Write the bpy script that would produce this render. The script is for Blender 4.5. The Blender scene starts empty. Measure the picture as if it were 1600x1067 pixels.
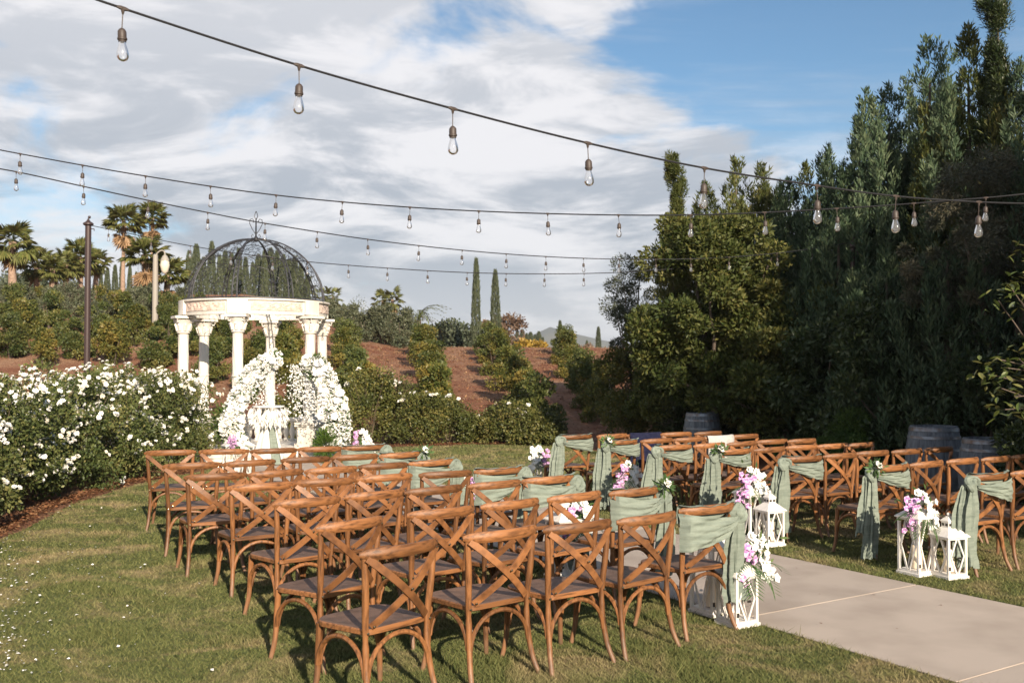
import bpy, math, random
import numpy as np
from mathutils import Vector, Matrix
random.seed(7); RNG = np.random.default_rng(11)
R = math.radians
scene = bpy.context.scene
COL = scene.collection

# ------------------------------------------------------------------ camera
CAM_H, PITCH, FPX = 1.83, R(1.345), 1555.0
cam_d = bpy.data.cameras.new('camera'); cam = bpy.data.objects.new('camera', cam_d); COL.objects.link(cam)
cam.location = (0, 0, CAM_H); cam.rotation_euler = (math.pi/2 + PITCH, 0, 0)
cam_d.sensor_width = 36; cam_d.lens = FPX/1600*36; cam_d.clip_start = .05; cam_d.clip_end = 20000
cam_d.dof.use_dof = True; cam_d.dof.focus_distance = 7.6; cam_d.dof.aperture_fstop = 5.0
scene.camera = cam

# ------------------------------------------------------------------ sun, sky, exposure
SUN_AZ, SUN_EL = R(21.5), R(23.5)          # azimuth of the sun, measured from behind the camera to its right
SUN_DIR = Vector((math.sin(SUN_AZ)*math.cos(SUN_EL), -math.cos(SUN_AZ)*math.cos(SUN_EL), math.sin(SUN_EL)))
sd = bpy.data.lights.new('sun', 'SUN'); sun = bpy.data.objects.new('sun', sd); COL.objects.link(sun)
sd.energy = 5.0; sd.angle = R(.55); sd.color = (1, .86, .69)
sun.rotation_euler = SUN_DIR.to_track_quat('Z', 'Y').to_euler()
sun.location = (6, -12, 20)
scene.view_settings.view_transform = 'Standard'; scene.view_settings.look = 'None'
scene.view_settings.exposure = .80; scene.view_settings.gamma = 1
scene.view_settings.use_curve_mapping = False

world = bpy.data.worlds.new('World'); scene.world = world; world.use_nodes = True
def build_world():
    nt = world.node_tree; N = nt.nodes; Lk = nt.links; N.clear()
    def nd(t, **kw):
        n = N.new(t)
        for k, v in kw.items():
            if k.startswith('i_'): n.inputs[k[2:]].default_value = v
            else: setattr(n, k, v)
        return n
    def math_(op, a, b=None, c=None, clamp=False):
        n = N.new('ShaderNodeMath'); n.operation = op; n.use_clamp = clamp
        for i, v in enumerate((a, b, c)):
            if v is None: continue
            if isinstance(v, (int, float)): n.inputs[i].default_value = v
            else: Lk.new(v, n.inputs[i])
        return n.outputs[0]
    sky = nd('ShaderNodeTexSky', sky_type='NISHITA', sun_disc=False)
    sky.sun_elevation = SUN_EL
    # sky.sun_rotation: 0 puts the sun towards +Y, growing clockwise seen from above
    sky.sun_rotation = math.pi - SUN_AZ
    sky.air_density = 1.0; sky.dust_density = .6; sky.ozone_density = 1.6; sky.altitude = 300
    tc = nd('ShaderNodeTexCoord'); sep = nd('ShaderNodeSeparateXYZ'); Lk.new(tc.outputs['Generated'], sep.inputs[0])
    x, y, z = sep.outputs
    zc = math_('MAXIMUM', z, 0.0)
    den = math_('ADD', zc, .16)
    cmb = nd('ShaderNodeCombineXYZ')
    Lk.new(math_('DIVIDE', x, den), cmb.inputs[0]); Lk.new(math_('DIVIDE', y, den), cmb.inputs[1])
    def noise(scale, detail, rough, dist, off, stretch=(1, 1, 1)):
        mp = nd('ShaderNodeMapping'); mp.inputs['Location'].default_value = off; mp.inputs['Scale'].default_value = stretch
        mp.inputs['Rotation'].default_value = (0, 0, R(-20))
        Lk.new(cmb.outputs[0], mp.inputs[0])
        n = nd('ShaderNodeTexNoise', i_Scale=scale, i_Detail=detail, i_Roughness=rough, i_Distortion=dist)
        Lk.new(mp.outputs[0], n.inputs['Vector']); return n.outputs['Fac']
    def ramp(v, a, b):
        n = nd('ShaderNodeMapRange', interpolation_type='SMOOTHSTEP'); n.inputs[1].default_value = a; n.inputs[2].default_value = b
        Lk.new(v, n.inputs[0]); return n.outputs[0]
    def dnoise(scale, detail, rough, dist, off, stretch):
        mp = nd('ShaderNodeMapping'); mp.inputs['Location'].default_value = off; mp.inputs['Scale'].default_value = stretch
        Lk.new(tc.outputs['Generated'], mp.inputs[0])
        n = nd('ShaderNodeTexNoise', i_Scale=scale, i_Detail=detail, i_Roughness=rough, i_Distortion=dist)
        Lk.new(mp.outputs[0], n.inputs['Vector']); return n.outputs['Fac']
    big = dnoise(2.9, 10, .57, .45, (3.1, 1.7, .35), (1, 1, 2.4))
    wisp = noise(.9, 8, .62, .6, (7.3, 2.2, 0), (.45, 1.5, 1))
    # one weather front: the cloud bank fills the left and the horizon and thins out towards the upper right
    front = math_('MINIMUM', math_('MULTIPLY', math_('SUBTRACT', .275, math_('ADD', z, math_("MULTIPLY", x, .62))), 1.5), .085)
    dens = math_('ADD', math_('ADD', math_('MULTIPLY', big, 1.0), math_('MULTIPLY', wisp, .22)), front)
    cov = ramp(dens, .485, .625)
    thin = math_('MULTIPLY', ramp(wisp, .45, .66), .55)
    cov = math_('MAXIMUM', cov, thin)
    cov = math_('MULTIPLY', cov, .95)
    shade = dnoise(4.6, 10, .60, .6, (1.2, 5.4, .8), (1, 1, 3.4))
    shade2 = noise(.9, 7, .6, .5, (3.55, 2.5, 0), (.7, 1.25, 1))
    dark = ramp(math_('ADD', math_('MULTIPLY', shade, .8), math_('MULTIPLY', shade2, .2)), .43, .57)
    # grey bellies belong to the low far clouds, the high near ones are thin and pale
    low = ramp(z, .36, .12)
    dark = math_('MULTIPLY', dark, math_('ADD', math_('MULTIPLY', low, .48), .50))
    dark = math_('MULTIPLY', dark, math_('ADD', math_('MULTIPLY', ramp(z, .0, .13), .55), .45))
    cc = nd('ShaderNodeMix', data_type='RGBA'); Lk.new(dark, cc.inputs[0])
    cc.inputs[6].default_value = (5.75, 5.65, 5.75, 1); cc.inputs[7].default_value = (2.75, 3.0, 3.4, 1)
    tint = nd('ShaderNodeMix', data_type='RGBA', blend_type='MULTIPLY'); tint.inputs[0].default_value = 1
    Lk.new(sky.outputs[0], tint.inputs[6]); tint.inputs[7].default_value = (.58, .74, .80, 1)
    mx = nd('ShaderNodeMix', data_type='RGBA'); Lk.new(cov, mx.inputs[0]); Lk.new(tint.outputs[2], mx.inputs[6]); Lk.new(cc.outputs[2], mx.inputs[7])
    bg = nd('ShaderNodeBackground'); bg.inputs[1].default_value = .095; Lk.new(mx.outputs[2], bg.inputs[0])
    out = nd('ShaderNodeOutputWorld'); Lk.new(bg.outputs[0], out.inputs[0])
build_world()

# ------------------------------------------------------------------ helpers
def ray(px, py):
    x = (px-800)/FPX; y = (533.5-py)/FPX; c, s = math.cos(PITCH), math.sin(PITCH)
    return Vector((x, c - y*s, s + y*c))
def P(px, py, Y):                       # the place at depth Y seen at a photo pixel
    d = ray(px, py); return Vector((0, 0, CAM_H)) + d*(Y/d.y)
def G(px, py, z=0.0):                   # the place on the level z seen at a photo pixel
    d = ray(px, py); return Vector((0, 0, CAM_H)) + d*((z-CAM_H)/d.z)
def sstep(a, b, x):
    t = np.clip((np.asarray(x, float)-a)/(b-a), 0, 1); return t*t*(3-2*t)
def hz(x, y):                           # terrain height
    x = np.asarray(x, float); y = np.asarray(y, float)
    yy = np.maximum(y, 1e-3)
    h = 2.62*np.clip((y-23.2)/(46-23.2), 0, 1)**1.0*sstep(20, 30, y)
    left = sstep(-.10, -.27, x/yy)*sstep(30, 64, y)*3.6
    h = h + left*(1-sstep(150, 420, y))
    h = h - sstep(52, 130, y)*1.4 - sstep(120, 500, y)*6
    return h
def T(px, py, y0=18, y1=140):           # the place on the terrain seen at a photo pixel
    d = ray(px, py); last = None
    for Y in np.arange(y0, y1, .1):
        p = Vector((0, 0, CAM_H)) + d*(Y/d.y)
        if p.z <= float(hz(p.x, p.y)): return Vector((p.x, p.y, float(hz(p.x, p.y))))
    p = Vector((0, 0, CAM_H)) + d*(46/d.y); return Vector((p.x, p.y, float(hz(p.x, p.y))))

ORD = ['first', 'second', 'third', 'fourth', 'fifth', 'sixth', 'seventh', 'eighth', 'ninth', 'tenth', 'eleventh', 'twelfth',
       'thirteenth', 'fourteenth', 'fifteenth', 'sixteenth', 'seventeenth', 'eighteenth', 'nineteenth', 'twentieth',
       'twenty-first', 'twenty-second', 'twenty-third', 'twenty-fourth', 'twenty-fifth', 'twenty-sixth']
def tag(o, label=None, cat=None, group=None, kind=None):
    if label: o['label'] = label
    if cat: o['category'] = cat
    if group: o['group'] = group
    if kind: o['kind'] = kind
    return o
def empty(name, loc, rz=0, label=None, cat=None, group=None):
    o = bpy.data.objects.new(name, None); COL.objects.link(o); o.empty_display_size = .1
    o.location = loc; o.rotation_euler = (0, 0, rz); return tag(o, label, cat, group)
def put(name, me, parent=None, loc=(0, 0, 0), rot=(0, 0, 0), sc=None):
    o = bpy.data.objects.new(name, me); COL.objects.link(o); o.location = loc; o.rotation_euler = rot
    if sc is not None: o.scale = (sc,)*3 if isinstance(sc, (int, float)) else sc
    if parent: o.parent = parent
    return o
def copy_tree(o, parent=None):
    c = o.copy(); COL.objects.link(c)
    if parent: c.parent = parent
    for ch in list(o.children): copy_tree(ch, c)
    return c
class MB:
    def __init__(s): s.v = []; s.f = []
    def add(s, vs, fs):
        b = len(s.v); s.v += [tuple(map(float, v)) for v in vs]; s.f += [tuple(i+b for i in f) for f in fs]; return s
    def tube(s, pts, r, n=8, ref=None, ell=1.0, caps=True):
        # r: radius or list; ell: second half-axis relative to the first; ref: direction of the first half-axis
        pts = [Vector(p) for p in pts]; m = len(pts)
        rr = r if isinstance(r, (list, tuple, np.ndarray)) else [r]*m
        tang = [(pts[min(i+1, m-1)]-pts[max(i-1, 0)]).normalized() for i in range(m)]
        u = Vector(ref) if ref is not None else (Vector((0, 0, 1)) if abs(tang[0].z) < .9 else Vector((1, 0, 0)))
        vs = []
        for i in range(m):
            t = tang[i]; base = Vector(ref) if ref is not None else u
            u = (base - t*base.dot(t))
            if u.length < 1e-6: u = t.orthogonal()
            u.normalize(); w = t.cross(u)
            for k in range(n):
                a = 2*math.pi*k/n + math.pi/n
                vs.append(pts[i] + u*(math.cos(a)*rr[i]) + w*(math.sin(a)*rr[i]*ell))
        fs = [(i*n+k, i*n+(k+1) % n, (i+1)*n+(k+1) % n, (i+1)*n+k) for i in range(m-1) for k in range(n)]
        if caps: fs += [tuple(range(n-1, -1, -1)), tuple(range((m-1)*n, m*n))]
        return s.add(vs, fs)
    def bar(s, pts, w, t, ref):          # flat strip: width w along (ref x tangent), thickness t along ref
        return s.tube(pts, [w/2*1.41421]*len(pts), 4, ref=ref, ell=1) if abs(w-t) < 1e-9 else s._bar(pts, w, t, ref)
    def _bar(s, pts, w, t, ref):
        pts = [Vector(p) for p in pts]; m = len(pts); vs = []
        for i in range(m):
            tg = (pts[min(i+1, m-1)]-pts[max(i-1, 0)]).normalized(); nrm = Vector(ref); nrm = (nrm-tg*nrm.dot(tg)).normalized(); sd = tg.cross(nrm)
            for a, b in ((-1, -1), (1, -1), (1, 1), (-1, 1)): vs.append(pts[i] + sd*(a*w/2) + nrm*(b*t/2))
        fs = [(i*4+k, i*4+(k+1) % 4, i*4+4+(k+1) % 4, i*4+4+k) for i in range(m-1) for k in range(4)] + [(3, 2, 1, 0), tuple(range(m*4-4, m*4))]
        return s.add(vs, fs)
    def box(s, c, d, rz=0):
        vs = []; cz, sz = math.cos(rz), math.sin(rz)
        for z in (-1, 1):
            for a, b in ((-1, -1), (1, -1), (1, 1), (-1, 1)):
                x, y = a*d[0]/2, b*d[1]/2; vs.append((c[0]+x*cz-y*sz, c[1]+x*sz+y*cz, c[2]+z*d[2]/2))
        return s.add(vs, [(3, 2, 1, 0), (4, 5, 6, 7), (0, 1, 5, 4), (1, 2, 6, 5), (2, 3, 7, 6), (3, 0, 4, 7)])
    def lathe(s, prof, n=20, c=(0, 0, 0), mod=None, a0=0, caps=True):
        vs = []
        for j, (r, z) in enumerate(prof):
            for k in range(n):
                a = a0 + 2*math.pi*k/n; q = r*(mod(a, z) if mod else 1)
                vs.append((c[0]+q*math.cos(a), c[1]+q*math.sin(a), c[2]+z))
        m = len(prof)
        fs = [(j*n+k, j*n+(k+1) % n, (j+1)*n+(k+1) % n, (j+1)*n+k) for j in range(m-1) for k in range(n)]
        if caps: fs += [tuple(range(n-1, -1, -1)), tuple(range((m-1)*n, m*n))]
        return s.add(vs, fs)
    def ball(s, c, r, n=10, m=6, sc=(1, 1, 1)):
        pr = [(max(1e-4, math.sin(math.pi*j/m)), -math.cos(math.pi*j/m)) for j in range(m+1)]
        b = MB().lathe(pr, n); return s.add([(c[0]+v[0]*r*sc[0], c[1]+v[1]*r*sc[1], c[2]+v[2]*r*sc[2]) for v in b.v], b.f)
    def mesh(s, name, mat, smooth=True):
        me = bpy.data.meshes.new(name); me.from_pydata(s.v, [], s.f); me.update()
        if mat: me.materials.append(mat)
        if smooth:
            me.polygons.foreach_set('use_smooth', [True]*len(me.polygons))
            try: me.set_sharp_from_angle(angle=R(42))
            except Exception: pass
        return me
    def build(s, name, mat, parent=None, smooth=True, **kw): return put(name, s.mesh(name, mat, smooth), parent, **kw)

def bez(p0, p1, p2, p3, n):
    p0, p1, p2, p3 = map(Vector, (p0, p1, p2, p3)); out = []
    for i in range(n+1):
        t = i/n; out.append(p0*(1-t)**3 + p1*3*t*(1-t)**2 + p2*3*t*t*(1-t) + p3*t**3)
    return out
def spline(pts, n):                      # Catmull-Rom through the points
    pts = [Vector(p) for p in pts]; q = [pts[0]*2-pts[1]] + pts + [pts[-1]*2-pts[-2]]; out = []
    for i in range(1, len(q)-2):
        for k in range(n):
            t = k/n; a, b, c, d = q[i-1:i+3]
            out.append(.5*((2*b) + (c-a)*t + (2*a-5*b+4*c-d)*t*t + (3*b-a-3*c+d)*t**3))
    return out + [pts[-1]]

def raw_mesh(name, V, F, mat, tone=None):
    me = bpy.data.meshes.new(name); nv, nf = len(V), len(F); k = F.shape[1]
    me.vertices.add(nv); me.vertices.foreach_set('co', np.ascontiguousarray(V, dtype=np.float32).ravel())
    me.loops.add(nf*k); me.loops.foreach_set('vertex_index', np.ascontiguousarray(F, dtype=np.int32).ravel())
    me.polygons.add(nf); me.polygons.foreach_set('loop_start', np.arange(0, nf*k, k, dtype=np.int32))
    me.polygons.foreach_set('loop_total', np.full(nf, k, dtype=np.int32))
    if tone is not None:
        a = me.attributes.new('tone', 'FLOAT', 'POINT'); a.data.foreach_set('value', np.ascontiguousarray(tone, dtype=np.float32))
    me.materials.append(mat); me.update(calc_edges=True); me.validate(); return me
def unit(a): return a/np.maximum(np.linalg.norm(a, axis=-1, keepdims=True), 1e-9)
def rdirs(n, zbias=0.0):
    d = RNG.normal(size=(n, 3)); d = unit(d); d[:, 2] += zbias; return unit(d)
def leaf_arrays(pos, dirs, L, W, fold=.12, nrm=None):
    n = len(pos); L = np.broadcast_to(L, n)[:, None]; W = np.broadcast_to(W, n)[:, None]
    rnd = rdirs(n) if nrm is None else nrm
    side = unit(np.cross(dirs, rnd)); up = np.cross(side, dirs)
    V = np.stack([pos, pos+dirs*L*.45+side*W*.5+up*W*fold, pos+dirs*L, pos+dirs*L*.45-side*W*.5+up*W*fold], 1).reshape(-1, 3)
    b = np.arange(n)[:, None]*4
    F = np.concatenate([b+np.array([[0, 1, 2]]), b+np.array([[0, 2, 3]])], 0); return V, F
def leaf_mesh(name, pos, dirs, L, W, mat, tone=None, fold=.12, nrm=None):
    V, F = leaf_arrays(pos, dirs, L, W, fold, nrm); t = RNG.random(len(pos)) if tone is None else np.clip(tone, 0, 1)
    return raw_mesh(name, V, F, mat, np.repeat(t, 4))
def clump_points(cl, per, shell=.55):
    """cl: list of (centre, radii); leaves thrown through the outer shell of each clump -> positions, outward dirs, clump index"""
    ps, ds, ix = [], [], []
    for i, (c, r) in enumerate(cl):
        r = np.broadcast_to(np.asarray(r, float), 3); n = per if isinstance(per, int) else int(per(r))
        d = rdirs(n); q = (shell + (1-shell)*RNG.random(n))[:, None]**.8
        ps.append(np.asarray(c, float) + d*q*r); ds.append(d); ix.append(np.full(n, i))
    return np.concatenate(ps), np.concatenate(ds), np.concatenate(ix)

# ------------------------------------------------------------------ materials
def mat(name, color, rough=.6, var=None, scale=8, bump=0, bscale=40, stretch=(1, 1, 1), metal=0, spec=.5, coat=0, rand=0, detail=5, coords='Object', mid=(.4, .65)):
    m = bpy.data.materials.new(name); m.use_nodes = True; nt = m.node_tree; N, L = nt.nodes, nt.links
    b = N['Principled BSDF']; b.inputs['Roughness'].default_value = rough; b.inputs['Metallic'].default_value = metal
    b.inputs['Specular IOR Level'].default_value = spec; b.inputs['Coat Weight'].default_value = coat
    b.inputs['Base Color'].default_value = (*color, 1)
    tc = N.new('ShaderNodeTexCoord'); mp = N.new('ShaderNodeMapping'); mp.inputs['Scale'].default_value = stretch
    L.new(tc.outputs[coords], mp.inputs[0]); vec = mp.outputs[0]; col = None
    if rand:
        oi = N.new('ShaderNodeObjectInfo'); ad = N.new('ShaderNodeVectorMath'); ad.operation = 'MULTIPLY_ADD'
        cx = N.new('ShaderNodeCombineXYZ')
        for i in range(3): L.new(oi.outputs['Random'], cx.inputs[i])
        L.new(cx.outputs[0], ad.inputs[0]); ad.inputs[1].default_value = (17, 31, 23); L.new(vec, ad.inputs[2]); vec = ad.outputs[0]
    if var:
        nz = N.new('ShaderNodeTexNoise'); nz.inputs['Scale'].default_value = scale; nz.inputs['Detail'].default_value = detail; L.new(vec, nz.inputs['Vector'])
        mr = N.new('ShaderNodeMapRange'); mr.inputs[1].default_value, mr.inputs[2].default_value = mid; L.new(nz.outputs['Fac'], mr.inputs[0])
        mx = N.new('ShaderNodeMix'); mx.data_type = 'RGBA'; L.new(mr.outputs[0], mx.inputs[0])
        mx.inputs[6].default_value = (*color, 1); mx.inputs[7].default_value = (*var, 1); col = mx.outputs[2]
    if rand:
        hs = N.new('ShaderNodeHueSaturation'); mr2 = N.new('ShaderNodeMapRange'); mr2.inputs[3].default_value = 1-rand; mr2.inputs[4].default_value = 1+rand*.7
        L.new(oi.outputs['Random'], mr2.inputs[0]); L.new(mr2.outputs[0], hs.inputs['Value'])
        if col is not None: L.new(col, hs.inputs['Color'])
        else: hs.inputs['Color'].default_value = (*color, 1)
        col = hs.outputs[0]
    if col is not None: L.new(col, b.inputs['Base Color'])
    if bump:
        n2 = N.new('ShaderNodeTexNoise'); n2.inputs['Scale'].default_value = bscale; n2.inputs['Detail'].default_value = 6; L.new(vec, n2.inputs['Vector'])
        bp = N.new('ShaderNodeBump'); bp.inputs['Strength'].default_value = bump; bp.inputs['Distance'].default_value = .02
        L.new(n2.outputs['Fac'], bp.inputs['Height']); L.new(bp.outputs[0], b.inputs['Normal'])
    return m
def leafmat(name, c0, c1, c2, rough=.5, trans=.25, spec=.35, obj_rand=.12):
    """three leaf colours picked by the random 'tone' of each leaf"""
    m = bpy.data.materials.new(name); m.use_nodes = True; nt = m.node_tree; N, L = nt.nodes, nt.links
    b = N['Principled BSDF']; b.inputs['Roughness'].default_value = rough; b.inputs['Specular IOR Level'].default_value = spec
    at = N.new('ShaderNodeAttribute'); at.attribute_name = 'tone'
    cr = N.new('ShaderNodeValToRGB'); e = cr.color_ramp.elements; e[0].color = (*c0, 1); e[1].color = (*c2, 1); q = e.new(.5); q.color = (*c1, 1)
    L.new(at.outputs['Fac'], cr.inputs[0])
    oi = N.new('ShaderNodeObjectInfo'); mr = N.new('ShaderNodeMapRange'); mr.inputs[3].default_value = 1-obj_rand; mr.inputs[4].default_value = 1+obj_rand
    L.new(oi.outputs['Random'], mr.inputs[0]); hs = N.new('ShaderNodeHueSaturation'); L.new(mr.outputs[0], hs.inputs['Value']); L.new(cr.outputs[0], hs.inputs['Color'])
    L.new(hs.outputs[0], b.inputs['Base Color'])
    tr = N.new('ShaderNodeBsdfTranslucent'); L.new(hs.outputs[0], tr.inputs['Color'])
    mx = N.new('ShaderNodeMixShader'); mx.inputs[0].default_value = trans; L.new(b.outputs[0], mx.inputs[1]); L.new(tr.outputs[0], mx.inputs[2])
    L.new(mx.outputs[0], N['Material Output'].inputs[0]); return m

M = {}
M['wood'] = mat('oiled_wood', (.255, .108, .040), .44, (.062, .026, .011), 7, .15, 60, (1.1, 9, 9), rand=.36, spec=.4, mid=(.44, .74))
M['post'] = mat('oiled_wood_upright', (.238, .101, .037), .44, (.062, .026, .011), 7, .15, 60, (9, 9, 1.0), rand=.36, spec=.4, mid=(.44, .74))
M['slat'] = mat('oiled_wood_slat', (.245, .103, .038), .46, (.09, .037, .015), 5, .15, 60, (3, 3, 3), rand=.36, spec=.4, mid=(.44, .74))
def worn_feet(m):
    nt = m.node_tree; N, L = nt.nodes, nt.links; b = N['Principled BSDF']; src = b.inputs['Base Color'].links[0].from_socket
    tc = N.new('ShaderNodeTexCoord'); sp = N.new('ShaderNodeSeparateXYZ'); L.new(tc.outputs['Object'], sp.inputs[0]); nz = N.new('ShaderNodeTexNoise'); nz.inputs['Scale'].default_value = 22; L.new(tc.outputs['Object'], nz.inputs['Vector'])
    ad = N.new('ShaderNodeMath'); ad.operation = 'MULTIPLY_ADD'; L.new(nz.outputs['Fac'], ad.inputs[0]); ad.inputs[1].default_value = -.22; L.new(sp.outputs['Z'], ad.inputs[2])
    mr = N.new('ShaderNodeMapRange'); mr.inputs[1].default_value = .10; mr.inputs[2].default_value = -.08; mr.inputs[3].default_value = 0; mr.inputs[4].default_value = .5; L.new(ad.outputs[0], mr.inputs[0])
    mx = N.new('ShaderNodeMix'); mx.data_type = 'RGBA'; L.new(mr.outputs[0], mx.inputs[0]); L.new(src, mx.inputs[6]); mx.inputs[7].default_value = (.23, .15, .10, 1); L.new(mx.outputs[2], b.inputs['Base Color'])
worn_feet(M['post'])
M['seat'] = mat('rattan_seat', (.150, .090, .062), .6, (.090, .054, .036), 14, .2, 160, (1, 1, 1), rand=.12)
M['rivet'] = mat('brass_rivet', (.45, .38, .26), .3, metal=1)
M['sash'] = mat('sage_gauze', (.240, .275, .228), .9, (.180, .212, .176), 7, .35, 90, (1, 1, 6), spec=.1, rand=.06)
M['lantern'] = mat('whitewashed_wood', (.74, .70, .65), .6, (.55, .50, .45), 18, .2, 70, (1, 1, .3), mid=(.55, .8))
M['latch'] = mat('dark_iron_latch', (.05, .045, .04), .5, metal=.6)
M['candle'] = mat('ivory_wax', (.78, .66, .50), .5)
M['white_petal'] = mat('white_petal', (.80, .79, .75), .6, spec=.2)
M['cream_petal'] = mat('cream_petal', (.82, .80, .70), .6, (.80, .72, .58), 30, spec=.2)
M['purple_petal'] = mat('orchid_petal', (.40, .17, .40), .55, (.66, .46, .63), 25, spec=.2, mid=(.45, .6))
M['stem_green'] = leafmat('bouquet_green', (.05, .11, .03), (.09, .16, .05), (.16, .22, .08))
M['dry_tip'] = mat('dried_grass', (.38, .25, .15), .8)
M['concrete'] = mat('sanded_concrete', (.445, .375, .318), .85, (.345, .285, .238), 2.2, .35, 260, rand=.06, mid=(.38, .72), detail=10)
M['joint'] = mat('pale_joint_filler', (.47, .39, .31), .9)
M['stone'] = mat('cream_cast_stone', (.72, .68, .61), .8, (.52, .46, .40), 4, .3, 60, (1, 1, .35), mid=(.45, .78), detail=9)
M['carving'] = mat('carved_pink_stone', (.66, .54, .46), .8, (.50, .37, .30), 12, .8, 22, mid=(.4, .65))
M['iron'] = mat('blackened_iron', (.028, .028, .032), .45, (.05, .05, .055), 20, metal=.2)
M['pole'] = mat('brown_steel_pole', (.055, .035, .032), .45, metal=.2)
M['cable'] = mat('black_cable', (.012, .012, .014), .6)
M['socket'] = mat('brown_rubber_socket', (.055, .04, .033), .55)
M['lampmetal'] = mat('weathered_lamp_metal', (.30, .27, .23), .6)
M['lampglass'] = mat('frosted_lamp_glass', (.62, .56, .46), .3)
M['bark'] = mat('grey_bark', (.13, .10, .075), .9, (.07, .052, .04), 12, .6, 25, (1, 1, .3))
M['palmbark'] = mat('palm_bark', (.36, .25, .18), .9, (.20, .13, .09), 9, .8, 14, (1, 1, 3))
M['cane'] = mat('rose_cane', (.10, .075, .04), .8)
M['navy'] = mat('navy_wool', (.012, .014, .035), .9, (.02, .022, .05), 30, spec=.1)
M['ivory'] = mat('ivory_knit', (.50, .48, .46), .9, (.42, .40, .38), 30, .4, 120, spec=.1)
M['whitecloth'] = mat('white_lace', (.80, .79, .76), .85, (.70, .69, .64), 30, .4, 120, spec=.1)
M['barrelwood'] = mat('weathered_barrel_oak', (.135, .155, .18), .65, (.07, .08, .10), 6, .4, 40, (4, 4, .6), rand=.12)
M['hoop'] = mat('galvanised_hoop', (.20, .22, .25), .45, (.12, .08, .06), 9, metal=.6)
M['stakewhite'] = mat('white_plastic_stake', (.8, .8, .82), .4)
M['mulchleaf'] = leafmat('fallen_leaf', (.10, .04, .02), (.20, .085, .04), (.32, .18, .09), trans=0)
M['petalfall'] = leafmat('fallen_petal', (.72, .70, .64), (.78, .76, .72), (.80, .80, .78), trans=.1, obj_rand=0)

M['rose_leaf'] = leafmat('rose_leaf', (.052, .076, .022), (.115, .135, .040), (.26, .235, .085), trans=.2)
M['rose_leaf_far'] = leafmat('rose_leaf_tawny', (.055, .070, .018), (.115, .120, .032), (.24, .20, .06), trans=.2)
M['vine_leaf'] = leafmat('hill_bush_leaf', (.058, .078, .018), (.12, .125, .028), (.25, .19, .045), trans=.25)
M['vine_green'] = leafmat('hill_bush_green_leaf', (.050, .075, .02), (.10, .115, .03), (.19, .17, .045), trans=.25)
M['conifer'] = leafmat('conifer_spray', (.032, .058, .030), (.062, .096, .050), (.115, .140, .072), trans=.1, spec=.2)
M['juniper'] = leafmat('juniper_spray', (.040, .056, .016), (.086, .100, .028), (.175, .155, .050), trans=.1, spec=.2)
M['cypress'] = leafmat('cypress_spray', (.040, .054, .030), (.076, .090, .050), (.12, .13, .072), trans=.05, spec=.2)
M['olive'] = leafmat('olive_leaf', (.045, .058, .035), (.085, .098, .058), (.15, .155, .10), trans=.1)
M['darkolive'] = leafmat('dusky_olive_leaf', (.040, .046, .028), (.075, .076, .045), (.16, .135, .080), trans=.05)
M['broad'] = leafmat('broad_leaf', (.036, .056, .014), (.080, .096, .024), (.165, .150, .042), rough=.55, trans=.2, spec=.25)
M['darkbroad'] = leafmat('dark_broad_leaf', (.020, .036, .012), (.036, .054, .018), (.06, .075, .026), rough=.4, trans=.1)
M['magnolia'] = leafmat('glossy_leaf', (.045, .075, .018), (.10, .125, .032), (.19, .18, .06), rough=.28, trans=.15, spec=.6)
M['shrub'] = leafmat('soft_shrub_leaf', (.04, .085, .015), (.07, .12, .02), (.11, .16, .03), trans=.2)
M['graytree'] = leafmat('grey_green_leaf', (.06, .075, .04), (.10, .11, .06), (.16, .15, .09), trans=.1)
M['redtree'] = leafmat('reddish_leaf', (.10, .06, .04), (.16, .10, .065), (.20, .15, .09), trans=.1)
M['yellowbush'] = leafmat('yellow_leaf', (.18, .12, .02), (.32, .20, .03), (.40, .28, .05), trans=.2)
M['palm'] = leafmat('palm_blade', (.060, .085, .020), (.115, .130, .034), (.23, .20, .070), trans=.15)
M['palmdead'] = leafmat('dead_palm_blade', (.16, .09, .045), (.28, .17, .085), (.38, .25, .14), trans=.1)
M['farwood'] = leafmat('far_wood_leaf', (.035, .05, .03), (.06, .075, .045), (.09, .10, .06), trans=0)

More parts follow.
